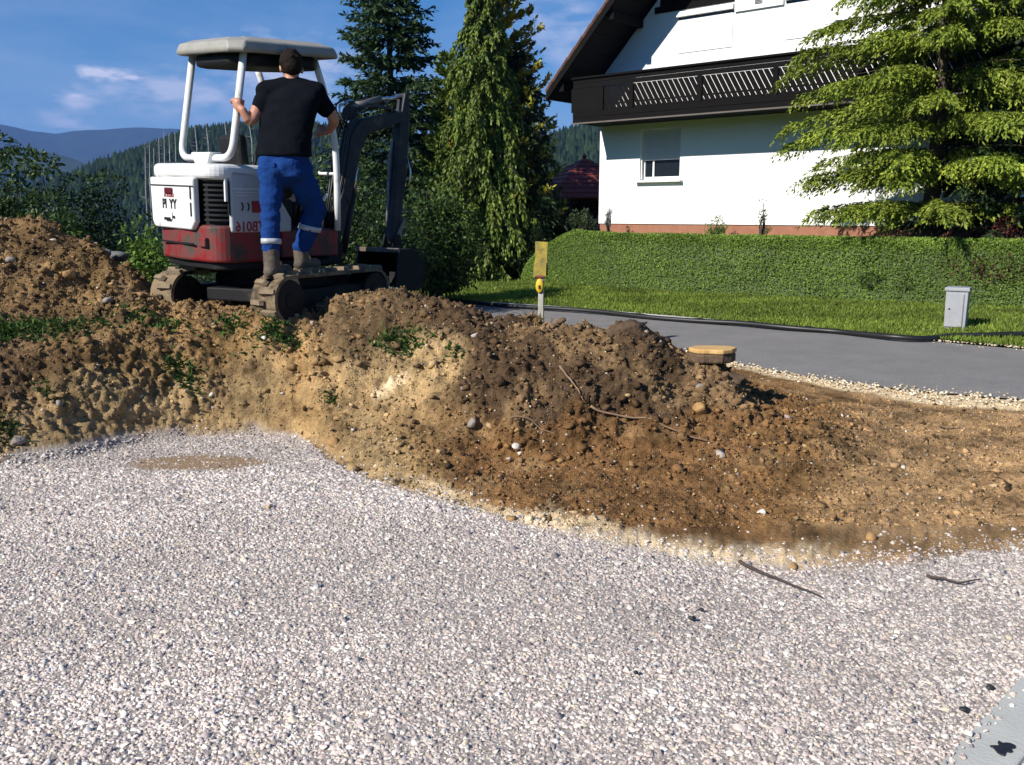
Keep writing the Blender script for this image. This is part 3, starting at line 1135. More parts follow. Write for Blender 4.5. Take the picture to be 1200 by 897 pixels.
# lawn sheet between the road and the hedge, and up to the trees
gx = np.linspace(-4.6, 13, 260)
gt = np.linspace(0, 1, 60)
GX, GT = np.meshgrid(gx, gt, indexing='ij')
e0 = far_edge_Y(GX) + .10 + fbm(GX * 3, GX * 0, 3, 14) * .05 + .30 * sstep(5.6, 6.4, GX) * (1 + fbm(GX * 2, GX * 0, 3, 24))
GY = e0 + GT * 10.5
GZ = ground_z(GX, GY) + .022 + fbm(GX * 1.5, GY * 1.5, 3, 15) * .02
idx = np.arange(GX.size).reshape(GX.shape)
Fq = np.stack([idx[:-1, :-1], idx[1:, :-1], idx[1:, 1:], idx[:-1, 1:]], -1).reshape(-1, 4)
lc = np.zeros(GX.shape + (3,)); lc[:] = (.10, .14, .022)
lc = lc * (1 + fbm(GX * 1.1, GY * 1.6, 4, 16)[..., None] * .5)
lawn = link("lawn", np_mesh("lawn", np.stack([GX, GY, GZ], -1).reshape(-1, 3), Fq, lc.reshape(-1, 3)), mk_attr("turf", rough=.95, spec=.1, bump=.8, bscale=60, noise_amt=.3, nscale=30), None, True)
tag(lawn, kind="structure")
# grass blades
n = 84000
X = RNG.uniform(-4.2, 9.5, n)
u = RNG.random(n) ** 1.25
e0 = far_edge_Y(X) + .07 + .30 * sstep(5.6, 6.4, X)
Y = e0 + u * np.maximum(hedge_Y(X) + .3 - e0, .5)
Y = np.where((X < 1.0) & (RNG.random(n) < .5), e0 + u * 9.5, Y)
keep = (np.abs(X / Y) < .66) & (X / Y > -.19)
X, Y = X[keep], Y[keep]
P = np.stack([X, Y, ground_z(X, Y) + .015], -1)
n = len(P)
D = np.stack([RNG.normal(0, .35, n), RNG.normal(0, .35, n), np.ones(n)], -1)
U = RNG.normal(size=(n, 3))
shade = 1 + fbm(X * 1.3, Y * 2.0, 4, 17)[:, None] * .7
Cg = pick(n, [(.18, .245, .034), (.14, .20, .028), (.24, .29, .05), (.10, .155, .024)], var=.15) * shade
blades = cards(P, D, U, RNG.uniform(.035, .075, n), RNG.uniform(.012, .02, n), Cg, .1)
m_blade = mk_attr("leafage_bright", rough=.6, spec=.25, noise_amt=0, transl=.35)
o = build_np("lawn_grass", [blades], m_blade)
tag(o, "short mown bright green grass between the road and the hedge", "grass", kind="stuff")
# verge crumbs of sand and loose stones on the asphalt edges
n = 4200
X = RNG.uniform(1.6, 9.5, n)
s_ = RNG.random(n) < .62
Y = np.where(s_, near_edge_Y(X) + RNG.normal(-.12, .17, n), far_edge_Y(X) + .12 + RNG.normal(0, .13, n) )
keep = s_ | (X > 4.2)
X, Y = X[keep], Y[keep]
P = np.stack([X, Y, np.maximum(ground_z(X, Y), .0) + .012], -1)
o = build_np("verge_gravel", [lumps(P, RNG.uniform(.006, .02, len(P)), pick(len(P), [(.66, .55, .38), (.72, .64, .5), (.5, .4, .26)], var=.12), OCTA, .25, .6)], MATS["clod"])
tag(o, "pale sandy grit scattered along both edges of the asphalt road", "grit", kind="stuff")
# ================================================================== VEGETATION
print("vegetation")
m_bark = mk("bark", (.10, .075, .055), (.045, .035, .028), 12, .95, bump=.8, bscale=30)
m_leaf = mk_attr("leafage", rough=.55, spec=.3, noise_amt=0, transl=.22)
m_leaf_dk = mk_attr("leafage_dark", rough=.6, spec=.25, noise_amt=0, transl=.12)


def conifer(name, label, cat, base, H, prof, cols, levels=40, per=6, elev=.1, sag=.35, tipup=.2, twigs=26, tlen=.3, hang=.4,
            cl=.07, cw=.03, cpt=6, trunk_r=.12, z0=.08, group=None, seed=1, mat=None, w=None, az_sel=None, spread=.9, rad_az=None):
    rg = np.random.default_rng(seed)
    hs, azb, Lb = [], [], []
    for i in range(levels):
        s = z0 + (1 - z0) * (i + rg.uniform(-.4, .4)) / levels
        s = min(max(s, .02), .995)
        for k in range(per):
            a = 2 * PI * k / per + i * 2.4 + rg.uniform(-.35, .35)
            if az_sel is not None and not az_sel(a, s):
                continue
            hs.append(s * H)
            azb.append(a)
            Lb.append(max(.05, prof(s) * rg.uniform(.72, 1.12) * (rad_az(a) if rad_az else 1)))
    hs, azb, Lb = map(np.array, (hs, azb, Lb))
    nb = len(hs)
    nt_ = np.maximum(4, (twigs * (Lb / Lb.max()) ** .9)).astype(int)
    bi = np.repeat(np.arange(nb), nt_)
    n = len(bi)
    t = rg.uniform(.04, 1, n) ** .85
    el = (elev + rg.normal(0, .06, nb))[bi]
    r = Lb[bi] * t
    zz = hs[bi] + Lb[bi] * (el * t - sag * t ** 2 + tipup * t ** 3)
    ca, sa = np.cos(azb[bi]), np.sin(azb[bi])
    P = np.stack([ca * r, sa * r, zz], -1)
    side = rg.choice([-1, 1], n)
    ang = side * rg.uniform(.3, 1.15, n) * spread
    tang = el - 2 * sag * t + 3 * tipup * t ** 2
    D = np.stack([np.cos(azb[bi] + ang), np.sin(azb[bi] + ang), tang * np.cos(ang)], -1)
    D[:, 2] -= hang * rg.uniform(.6, 1.3, n)
    D /= np.linalg.norm(D, axis=1)[:, None]
    TL = tlen * rg.uniform(.5, 1.2, n) * (1.05 - .45 * t) * np.clip(Lb[bi] / (Lb.mean() + 1e-6), .35, 1.2)
    # cards along the twigs
    f = rg.uniform(0, 1, (n, cpt))
    down = np.array([0, 0, -1.0])
    Pc = P[:, None, :] + D[:, None, :] * (TL[:, None] * f)[..., None]
    Pc[..., 2] -= hang * .5 * TL[:, None] * f ** 2
    Dc = D[:, None, :] + rg.normal(0, .42, (n, cpt, 3)) + down * hang * f[..., None] * .9
    tw = rg.normal(0, .10, (n, 1, 1))
    bt = rg.normal(0, .12, nb)[bi][:, None, None]
    cc = np.array(cols)
    ci = rg.choice(len(cc), (n, cpt), p=None if w is None else np.array(w) / sum(w))
    Cc = np.clip(cc[ci] * (1 + tw + bt + rg.normal(0, .12, (n, cpt, 1))), .004, .6)
    Pc, Dc, Cc = Pc.reshape(-1, 3), Dc.reshape(-1, 3), Cc.reshape(-1, 3)
    m = len(Pc)
    U = rg.normal(0, .7, (m, 3)) + np.array([0, 0, 1.0])
    crown = cards(Pc, Dc, U, cl * rg.uniform(.6, 1.3, m), cw * rg.uniform(.6, 1.3, m), Cc, .3)
    root = empty(name, base, 0, label, cat, group)
    build_np("crown", [crown], mat or m_leaf, root)
    mb = MB()
    mb.tube([(0, 0, -.3), (.02, 0, H * .3), (-.02, .01, H * .65), (0, 0, H * .97)], [trunk_r * 1.25, trunk_r * .85, trunk_r * .5, .012], 8)
    mb.build("trunk", m_bark, root)
    lb = MB()
    for k in range(0, nb, 2):
        q = []
        for tt in (0, .35, .7, .95):
            q.append((math.cos(azb[k]) * Lb[k] * tt, math.sin(azb[k]) * Lb[k] * tt, hs[k] + Lb[k] * (elev * tt - sag * tt ** 2 + tipup * tt ** 3)))
        lb.tube(q, [.018, .012, .008, .003], 3, False)
    o = tag(lb.build("limbs", m_bark, root), kind="stuff")
    return root


def bush(name, label, cat, base, rx, ry, h, cols, n=5000, leaf=.05, stems=14, seed=1, group=None, mat=None, w=None, clump=.32, wfac=.55, z0=.1):
    rg = np.random.default_rng(seed)
    root = empty(name, base, 0, label, cat, group)
    ends, mb = [], MB()
    for i in range(stems):
        a = rg.uniform(0, 2 * PI)
        q = rg.uniform(0, 1) ** .6
        e = Vector((math.cos(a) * rx * q * .85, math.sin(a) * ry * q * .85, h * (z0 + (1 - z0) * rg.uniform(.12, 1) * (1.0 - .5 * q * q))))
        m_ = Vector((e.x * .35, e.y * .35, e.z * .5)) + Vector(rg.normal(0, .05, 3))
        mb.tube([(e.x * .06, e.y * .06, -.15), m_, e], [.022, .014, .004], 5, False)
        ends.append(e)
        ends.append(m_ * .4 + e * .6)
    mb.build("stems", m_bark, root)
    E_ = np.array([e[:] for e in ends])
    sz = rg.uniform(.6, 1.25, len(E_))
    k = rg.integers(0, len(E_), n)
    v = rg.normal(size=(n, 3))
    v /= np.linalg.norm(v, axis=1)[:, None]
    rr = rg.uniform(.25, 1, n) ** .5
    cr = clump * min(rx, h) * sz[k]
    P = E_[k] + v * (rr * cr)[:, None] * np.array([1.1, 1.1, .75])
    keep = P[:, 2] > .02
    P, v, k = P[keep], v[keep], k[keep]
    n = len(P)
    D = v + rg.normal(0, .6, (n, 3)) + np.array([0, 0, -.15])
    U = rg.normal(0, .5, (n, 3)) + np.array([0, 0, 1.0])
    cc = np.array(cols)
    ci = rg.choice(len(cc), n, p=None if w is None else np.array(w) / sum(w))
    kt = rg.normal(0, .14, len(E_))[k][:, None]
    Cc = np.clip(cc[ci] * (1 + kt + rg.normal(0, .13, (n, 1))), .004, .7)
    c = cards(P, D, U, leaf * rg.uniform(.6, 1.3, n), leaf * wfac * rg.uniform(.7, 1.2, n), Cc, .25)
    build_np("foliage", [c], mat or m_leaf, root)
    return root


def gpos(px, Y, dz=0.0):
    p = W(px, 300, Y)
    X = (px - 600) / FPX / slope_at(300)[1] * Y
    return Vector((X, Y, float(ground_z(X, Y)) + dz))


SPR = [(.040, .078, .032), (.058, .102, .040), (.030, .060, .029), (.074, .118, .042)]
conifer("spruce_tree", "tall dark green spruce with tiered bristly branches behind the excavator arm", "spruce", gpos(463, 23.0), 9.2,
        lambda s: 1.80 * (1 - s) ** .56 * (1 if s > .12 else .8), SPR, levels=40, per=7, elev=.22, sag=.50, tipup=.34, twigs=50, tlen=.45, hang=.22,
        cl=.145, cw=.062, cpt=6, seed=11, mat=m_leaf)
CYP = [(.150, .215, .030), (.105, .155, .026), (.20, .25, .038), (.065, .105, .020)]
conifer("weeping_cypress", "tall weeping cypress with curtains of hanging yellow green twigs, trunk bare at the lawn", "cypress", gpos(566, 21.8), 7.9,
        lambda s: 1.55 * (1 - s) ** .72 * (.78 + .22 * min(1, s / .12)), CYP, levels=34, per=6, elev=-.10, sag=.35, tipup=.05, twigs=50, tlen=.46, hang=1.25,
        cl=.12, cw=.048, cpt=11, trunk_r=.13, seed=23, z0=.07, mat=m_leaf)
THU = [(.40, .38, .05), (.30, .32, .045), (.46, .40, .07), (.18, .22, .03), (.36, .26, .06)]
conifer("golden_thuja", "golden green thuja cone rising behind the weeping cypress", "thuja", gpos(586, 22.9), 8.3,
        lambda s: 1.70 * (1 - s) ** .66 + .05, THU, levels=38, per=8, elev=.7, sag=.2, tipup=.1, twigs=24, tlen=.31, hang=-.25, cl=.12, cw=.07, cpt=7, seed=31)
DRK = [(.022, .042, .016), (.030, .055, .018), (.014, .030, .013)]
conifer("dark_cypress", "dark bushy conifer on the right flank of the weeping cypress", "conifer", gpos(604, 22.6), 5.8,
        lambda s: 1.45 * (1 - s) ** .60 + .04, [(.030, .055, .018), (.045, .075, .02), (.02, .04, .015)], levels=32, per=7, elev=.05, sag=.3, tipup=.15, twigs=30, tlen=.4, hang=.5, cl=.14, cw=.057, cpt=6, seed=37)

conifer("light_thuja", "pale green thuja filling the gap between the spruce and the weeping cypress", "thuja", gpos(528, 22.4), 5.4,
        lambda s: 1.0 * (1 - s) ** .60 + .05, [(.13, .19, .03), (.10, .15, .03), (.16, .21, .04), (.07, .11, .02)], levels=30, per=7, elev=.7, sag=.2, tipup=.1, twigs=22, tlen=.3, hang=-.2, cl=.12, cw=.065, cpt=6, seed=33)

# the big cedar in front of the house
CED = [(.24, .30, .034), (.18, .245, .03), (.29, .34, .045), (.12, .175, .024)]
HOUSE_AZ = math.atan2(.766, .643)
conifer("drooping_cedar", "wide yellow green cedar with layered drooping branches in front of the white house", "cedar", gpos(1085, 15.3), 6.4,
        lambda s: (2.45 if s < .55 else 2.45 * (1 - (s - .55) / .45 * .7)), CED, levels=13, per=12, elev=.15, sag=.21, tipup=.0, twigs=150, tlen=.50, hang=.46,
        cl=.085, cw=.031, cpt=11, trunk_r=.13, z0=.12, seed=48, spread=.8, rad_az=lambda a: 1 - .42 * max(0, math.cos(a - HOUSE_AZ)) - .30 * max(0, math.cos(a - HOUSE_AZ - PI)) ** 2)
conifer("dark_conifer", "dark shaded conifer standing at the far right behind the cedar", "conifer", gpos(1205, 14.9), 6.0,
        lambda s: 1.7 * (1 - s) ** .5, DRK, levels=30, per=7, elev=.1, sag=.35, tipup=.2, twigs=36, tlen=.36, hang=.5, cl=.13, cw=.055, cpt=6, seed=53, mat=m_leaf_dk)

# shrubs
GR = [(.075, .125, .022), (.055, .095, .02), (.10, .16, .03)]
bush("maple_shrub", "dark red leaved maple shrub under the cedar at the right edge", "maple shrub", gpos(1172, 14.1), 1.05, .6, .95,
     [(.070, .012, .016), (.045, .010, .013), (.10, .018, .020)], 5200, .055, 16, 61)
bush("golden_shrub", "low bright yellow shrub right of the red maple shrub, at the photo's right edge", "shrub", gpos(1196, 13.75), .22, .2, .32, [(.42, .40, .03), (.34, .36, .04)], 900, .04, 8, 62)
bush("green_shrub", "small leafy green shrub alone against the house plinth below the window", "shrub", W(842, 262, 19.6) + Vector((0, 0, -.32)), .28, .2, .42, [(.14, .21, .05), (.10, .16, .035)], 800, .055, 9, 63)
bush("rose_shrub", "thin straggly rose shrub against the white wall left of the cedar", "rose shrub", W(893, 262, 18.3) + Vector((0, 0, -.3)), .22, .15, .75, [(.08, .13, .03), (.06, .10, .02), (.3, .08, .08)], 260, .05, 8, 64, w=[5, 4, .6], clump=.28)
bush("low_juniper", "spreading juniper shrub under the lowest left branches of the cedar", "juniper", gpos(955, 15.4), 1.0, .5, .62, CED[:2] + [(.06, .1, .02)], 9500, .06, 18, 65, wfac=.35)
bush("dwarf_spruce", "low dark spruce shrub under the trunk of the cedar", "shrub", gpos(1055, 14.6), 1.0, .45, .60, [(.045, .075, .02), (.03, .055, .018)], 6000, .055, 18, 66, wfac=.4)
bush("blue_conifer_sapling", "slim pale blue conifer sapling at the left corner of the white house", "sapling", W(713, 262, 21.3) + Vector((0, 0, -.12)), .13, .13, .62, [(.20, .25, .26), (.13, .17, .18)], 700, .04, 9, 67, wfac=.35)
LB = [(.060, .105, .020), (.045, .082, .017), (.085, .13, .028), (.03, .055, .014)]
DB = [(.030, .055, .018), (.022, .040, .014), (.045, .075, .022)]
for nm, lab, px, Y, rx, h, top, cols_, nn, sd in (
        ("leafy_tree", "sunlit young broadleaf tree at the left edge behind the spoil heap", 8, 12.2, 1.0, 2.9, 186, LB, 15000, 71),
        ("leafy_tree", "small broadleaf tree second from the left behind the spoil heap", 62, 12.0, .75, 2.6, 192, LB, 12000, 72),
        ("broadleaf_shrub", "dark green shrub behind the low end of the spoil heap", 118, 12.8, 1.0, 2.2, 222, DB + LB[1:2], 11000, 73),
        ("broadleaf_shrub", "bright green shrub showing just left of the excavator's rear panel", 158, 10.6, .42, 1.6, 248, [(.13, .22, .03), (.10, .17, .03)], 3200, 74),
        ("broadleaf_shrub", "shrub seen between the man and the canopy post, under the grab bar", 385, 12.5, 1.0, 2.0, 196, LB[1:] + DB[:1], 5000, 75),
        ("broadleaf_shrub", "dense green shrub behind the excavator boom and bucket", 440, 13.6, 1.1, 2.2, 200, LB[:2] + DB[:1], 7000, 76),
        ("broadleaf_shrub", "light green shrub between the bucket and the cypress", 505, 14.8, .9, 1.9, 232, LB, 7000, 77),
        ("broadleaf_shrub", "dark shrub mass behind the engine hood and the driver's seat", 300, 12.6, 1.35, 2.2, 190, DB, 6000, 78),
        ("broadleaf_shrub", "dark round shrub between the cypress and the red roofed pavilion", 652, 23.5, .95, 1.5, 238, DB, 5200, 79),
        ("broadleaf_shrub", "low dark shrub at the right foot of the cypress, left of the hedge end", 616, 21.4, .55, 1.3, 258, DB + [(.05, .08, .02)], 3000, 80)):
    zt = HEYE + Y * slope_at(top)[0]
    p = W(px, 300, Y)
    p.z = zt - h * .93
    bush(nm, lab, "tree" if "tree" in nm else "shrub", p, rx, rx * .8, h, cols_, int(nn * 1.15), .07 if Y < 14 else .085, 22, sd, mat=m_leaf, clump=.40)
o = bush("grey_shrub", "small pale stemmed shrub beside the pavilion trellis", "shrub", gpos(686, 21.5), .4, .3, .9, DB + [(.12, .16, .08)], 1500, .05, 10, 83)

# clipped hedge along the lawn
print("hedge")
N_ = 240
xs_h = np.linspace(.22, 12.5, N_)
HX0, HX1 = xs_h[0], xs_h[-1]
front = hedge_Y(xs_h)


def hedge_sect(x, u):
    """u 0..1 from the foot of the front face over the top to the back; returns y, z"""
    end = np.sqrt(np.clip((x - HX0 + .02) / 1.1, 0, 1))
    hgt = (1.00 + .05 * fbm(x * .5, x * 0 + 2, 3, 33)) * end
    hgt = hgt * (1.0 + .08 * sstep(3, 1, x))
    wid = .95 * (.35 + .65 * end)
    th = u * 1.0
    # front slope, rounded shoulder, flat top, back
    y = np.interp(th, [0, .45, .55, .65, .92, 1.0], [0, .28, .36, .50, 1.0, 1.08]) * wid
    z = np.interp(th, [0, .45, .55, .65, .92, 1.0], [0, .84, .95, 1.0, 1.0, .55]) * hgt
    y0 = hedge_Y(x) + .9 * (1 - end) * .5
    return y0 + y, z + ground_z(x, y0) * 1.0


us = np.linspace(0, 1, 30)
HXg, HUg = np.meshgrid(xs_h, us, indexing='ij')
hy_, hz_ = hedge_sect(HXg, HUg)
dd = .03 * fbm(HXg * 5, HUg * 12, 3, 44)
hv = np.stack([HXg, hy_ - dd + .04, hz_ - .05 + dd], -1).reshape(-1, 3)
idx = np.arange(HXg.size).reshape(HXg.shape)
Fq = np.stack([idx[:-1, :-1], idx[1:, :-1], idx[1:, 1:], idx[:-1, 1:]], -1).reshape(-1, 4)
hroot = empty("clipped_hedge", (0.2, 16.5, 0), 0, "long clipped green hedge on the bank between the lawn and the white house", "hedge")
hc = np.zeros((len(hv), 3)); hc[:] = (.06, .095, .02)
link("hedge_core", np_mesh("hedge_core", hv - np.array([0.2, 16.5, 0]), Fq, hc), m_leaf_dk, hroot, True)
n = 76000
X = HX0 + (min(HX1, 11.0) - HX0) * RNG.random(n) ** 1.0
U_ = RNG.random(n) ** .9 * .93
y_, z_ = hedge_sect(X, U_)
e = .01
y2, z2 = hedge_sect(X, np.clip(U_ + e, 0, 1))
y1, z1 = hedge_sect(X, np.clip(U_ - e, 0, 1))
ty, tz = y2 - y1, z2 - z1
nl_ = np.hypot(ty, tz) + 1e-6
ny2, nz2 = -tz / nl_, ty / nl_
lump = .035 * fbm(X * 6, U_ * 9, 3, 45)
off = RNG.uniform(-.022, .018, n) + lump * .7
P = np.stack([X, y_ + ny2 * off, z_ + nz2 * off], -1)
Nn = np.stack([np.zeros(n), ny2, nz2], -1)
D = Nn * .55 + RNG.normal(0, .55, (n, 3))
Cg = pick(n, [(.14, .22, .032), (.175, .26, .038), (.10, .16, .025), (.21, .29, .045)], [3, 2.4, 2, .8], .14)
Cg = Cg * (1 + fbm(X * 2.2, U_ * 4, 4, 46)[:, None] * .45)
Cg[U_ > .56] *= 1.25          # lighter leaf colour on the clipped top
cd_ = cards(P, D, Nn + RNG.normal(0, .35, (n, 3)), RNG.uniform(.026, .044, n), RNG.uniform(.015, .024, n), Cg, .2)
build_np("leaves", [cd_], m_leaf, hroot, off=(0.2, 16.5, 0))

# far wood on the slopes: one mass
print("wood")
fp = []
rg = np.random.default_rng(5)
n = 19000
az = rg.uniform(-.72, .62, n)
rr = SLOPE_R * (1 - rg.uniform(0, 1, n) ** 1.4 * .46)
Yw = rr / np.sqrt(1 + az ** 2)
Xw = az * Yw
keep = (az < .24)
Xw, Yw, rr, az = Xw[keep], Yw[keep], rr[keep], az[keep]
zw = far_z(Xw, Yw)
n = len(Xw)
hh = rg.uniform(6, 10.5, n) * (1 + .3 * fbm(Xw / 40, Yw / 40, 3, 19))
rw = hh * rg.uniform(.18, .30, n)
Vs, Fs, Cs = [], [], []
k = 6
an = np.arange(k) * 2 * PI / k
ring = np.stack([np.cos(an), np.sin(an)], -1)
for lv, (zf0, zf1, rf) in enumerate(((.05, .62, 1.0), (.4, 1.0, .68))):
    rad = rw[:, None] * rf * rg.uniform(.75, 1.25, (n, k))
    V = np.zeros((n, k + 1, 3))
    V[:, :k, 0] = Xw[:, None] + ring[None, :, 0] * rad
    V[:, :k, 1] = Yw[:, None] + ring[None, :, 1] * rad
    V[:, :k, 2] = (zw + hh * zf0)[:, None] + rg.uniform(-.06, .06, (n, k)) * hh[:, None]
    V[:, k] = np.stack([Xw, Yw, zw + hh * zf1], -1)
    F = np.array([(i, (i + 1) % k, k) for i in range(k)])[None] + (np.arange(n) * (k + 1))[:, None, None]
    C_ = np.repeat((np.array([(.014, .026, .013), (.019, .033, .015), (.025, .042, .017)])[rg.integers(0, 3, n)] * rg.uniform(.7, 1.3, (n, 1)))[:, None], k + 1, 1)
    fp.append((V.reshape(-1, 3), F.reshape(-1, 3), C_.reshape(-1, 3)))
o = build_np("forest", fp, mk_attr("forest_far", rough=1, spec=0, noise_amt=0))
tag(o, "dense conifer wood covering the slope behind the garden", "forest", kind="stuff")
# tall pale dead trunks standing in front of the wood
m_dead = mk("dead_bark", (.34, .33, .33), (.18, .17, .17), 3, .9)
ORD = ["", "second", "third", "fourth", "fifth", "sixth", "seventh", "eighth", "ninth", "tenth", "eleventh"]
for i, (px, pt, pb) in enumerate(((170, 176, 262), (175, 170, 258), (180, 178, 250), (186, 165, 240), (192, 158, 236), (198, 162, 232), (205, 160, 232), (228, 150, 190),
                                  (241, 148, 182), (263, 146, 182), (292, 150, 180))):
    Y = 150.0
    b, tpt = W(px + 3, pb + 6, Y), W(px, pt - 4, Y)
    mb = MB()
    h = tpt.z - b.z
    mb.tube([(0, 0, -6), (.2, 0, h * .5), ((tpt.x - b.x), 0, h)], [.16, .11, .04], 6)
    for q in range(7):
        zz = h * random.uniform(.35, .95)
        a = random.uniform(0, 2 * PI)
        mb.tube([(0, 0, zz), (math.cos(a) * .9, math.sin(a) * .9, zz + .2)], [.035, .01], 3, False)
    o = mb.build("dead_tree", m_dead, None)
    o.location = b
    tag(o, "bare pale dead tree trunk, " + ("leftmost of the thin row on the slope" if i == 0 else ORD[i] + " from the left in the thin row on the slope"), "dead tree", "bare dead trunks before the wood")
# ================================================================== THE HOUSE
print("house")
m_wallw = mk("white_render", (.86, .86, .85), (.81, .81, .80), 3, .9, bump=.25, bscale=160, spec=.2)
m_plinth = mk("plinth_render", (.34, .15, .09), (.26, .11, .07), 5, .9, bump=.3)
m_wood = mk("dark_timber", (.0065, .0055, .005), (.0035, .003, .003), 4, .85, spec=.15, bump=.5, bscale=30, var=.18, stretch=(1, 1, 8))
m_woodl = mk("batten", (.12, .10, .085), None, 5, .7)
m_tile = mk("roof_tile", (.20, .095, .065), (.12, .060, .045), 9, .85, bump=.4, var=.25)
m_gut = mk("gutter_metal", (.30, .29, .28), (.2, .19, .19), 4, .5, metal=.6)
m_pvc = mk("white_frame", (.80, .80, .79), (.77, .77, .76), 3, .35)
m_shut = mk("shutter_slats", (.62, .63, .63), (.56, .57, .58), 3, .55)
m_glass, nt, b, _o = new_mat("window_glass")
b.inputs["Base Color"].default_value = (.012, .015, .018, 1)
b.inputs["Roughness"].default_value = .04
b.inputs["Specular IOR Level"].default_value = .6
HC = Vector((2.14, 22.3, 0))
HR = math.atan2(-.643, .766)
house = empty("house", HC, HR, "white rendered house with dark timber balcony and steep gable roof", "house")
GW = 9.2
EZ, RIDX = 4.10, GW / 2
TAN = 1.04


def under(x):      # height of the roof's underside over the gable wall
    return EZ + (min(x, GW - x) + .6) * TAN - .06


# gable wall with the ground floor window left open
wx0, wx1, wz0, wz1 = 1.15, 2.22, 2.26, 3.42
zt = 6.0
mb = MB()
T = .32
mb.box(((0 + wx0) / 2, T / 2, (1.25 + 3.9) / 2), (wx0, T, 3.9 - 1.25))
mb.box(((wx0 + wx1) / 2, T / 2, (1.25 + wz0) / 2), (wx1 - wx0, T, wz0 - 1.25))
mb.box(((wx0 + wx1) / 2, T / 2, (wz1 + 3.9) / 2), (wx1 - wx0, T, 3.9 - wz1))
mb.box(((wx1 + GW) / 2, T / 2, (1.25 + 3.9) / 2), (GW - wx1, T, 3.9 - 1.25))
poly = [(0, 3.9), (GW, 3.9), (GW, under(GW)), (RIDX, under(RIDX)), (0, under(0))]
mb.prism(poly, 0, T, 'y')
# side walls and back
mb.box((T / 2 + .001, 4.7, 2.9), (T, 8.7, 3.3))
mb.box((GW - T / 2 - .001, 4.7, 2.9), (T, 8.7, 3.3))
mb.build("wall", m_wallw, house)
MB().box((GW / 2, .16 + .02, 1.0), (GW - .04, .30, .49)).build("plinth", m_plinth, house)

# window: frame, pane, half closed roller shutter, sill
win = MB().box((wx0 + .035, .16, (wz0 + wz1) / 2), (.07, .07, wz1 - wz0)).box((wx1 - .035, .16, (wz0 + wz1) / 2), (.07, .07, wz1 - wz0)) \
    .box(((wx0 + wx1) / 2, .16, wz0 + .04), (wx1 - wx0 - .142, .07, .08)).box(((wx0 + wx1) / 2, .16, wz1 - .04), (wx1 - wx0 - .142, .07, .08)).build("window", m_pvc, house, .004)
MB().box(((wx0 + wx1) / 2, .175, (wz0 + wz1) / 2), (wx1 - wx0 - .14, .02, wz1 - wz0 - .16)).build("pane", m_glass, win)
MB().box(((wx0 + wx1) / 2, -.03, wz0 - .028), (wx1 - wx0 + .16, .22, .05)).build("sill", m_pvc, win, .006)
MB().box((wx0 + .30, .135, wz0 + .25), (.045, .03, .42)).build("casement", m_pvc, win, .004)
slat_me = MB().box((0, 0, 0), (wx1 - wx0 - .06, .016, .042)).mesh("shutter_slat")
slat_me.materials.append(m_shut)
nsl = 15
for i in range(nsl):
    o = link("shutter_slat", slat_me, None, win)
    o.location = ((wx0 + wx1) / 2, .075 + (i % 2) * .001, wz1 - .03 - i * .0465)
for xx in (wx0 + .015, wx1 - .015):
    MB().box((xx, .07, (wz0 + wz1) / 2 + .01), (.03, .05, wz1 - wz0 - .03)).build("shutter_track", m_pvc, win)

# balcony
bd = 1.1
bal = MB().box((GW / 2 + .15, -bd / 2, 3.64), (GW + .3, bd - .004, .16)).build("balcony", m_wood, house)
for i, (z0_, z1_) in enumerate(((3.552, 3.665), (3.67, 3.785))):
    MB().box((GW / 2 + .15, -bd - .016 - .004 * i, (z0_ + z1_) / 2), (GW + .3, .03, z1_ - z0_)).build("fascia_board", m_wood, bal, .004)
MB().box((GW / 2 + .15, -bd - .03, 3.54), (GW + .32, .05, .03)).build("batten", m_woodl, bal)
for i, (z0_, z1_) in enumerate(((4.315, 4.415), (4.42, 4.515))):
    MB().box((GW / 2 + .15, -bd - .016 - .004 * i, (z0_ + z1_) / 2), (GW + .3, .03, z1_ - z0_)).build("fascia_board", m_wood, bal, .004)
MB().box((GW / 2 + .15, -bd - .01, 4.537), (GW + .34, .14, .045)).build("handrail", m_wood, bal, .006)
MB().box((GW / 2 + .15, -bd + .035, 3.815), (GW + .28, .04, .05)).box((GW / 2 + .15, -bd + .04, 3.93), (GW + .28, .03, .035)).build("lower_rail", m_wood, bal)
MB().box((.36, -bd - .012, 4.05), (.82, .026, .525)).build("end_panel", m_wood, bal, .004)
for yy in (-.28, -.82):
    MB().box((.013, yy, 4.03), (.026, .52, .95)).build("side_board", m_wood, bal, .004)
posts = [.785, 1.58, 3.26, 4.92, 6.58, 8.24, 9.3]
for x in posts:
    MB().box((x, -bd - .002, 4.05), (.11, .075, .52)).build("post", m_wood, bal, .004)
sl = MB()
dx = .51 * math.tan(R(31)) / 2
hw = .055
sl.add([(-dx - hw, -.008, .26), (-dx + hw, -.008, .26), (dx + hw, -.008, -.26), (dx - hw, -.008, -.26), (-dx - hw, .008, .26), (-dx + hw, .008, .26), (dx + hw, .008, -.26), (dx - hw, .008, -.26)],
       [(0, 1, 2, 3), (7, 6, 5, 4), (0, 4, 5, 1), (1, 5, 6, 2), (2, 6, 7, 3), (3, 7, 4, 0)])
slm = sl.mesh("lattice_slat")
slm.materials.append(m_wood)
x = .62
while x < 9.4:
    x += .128
    if any(abs(x - p) < .03 for p in posts):
        continue
    o = link("lattice_slat", slm, None, bal)
    o.location = (x, -bd - .0005 + .006, 4.05)

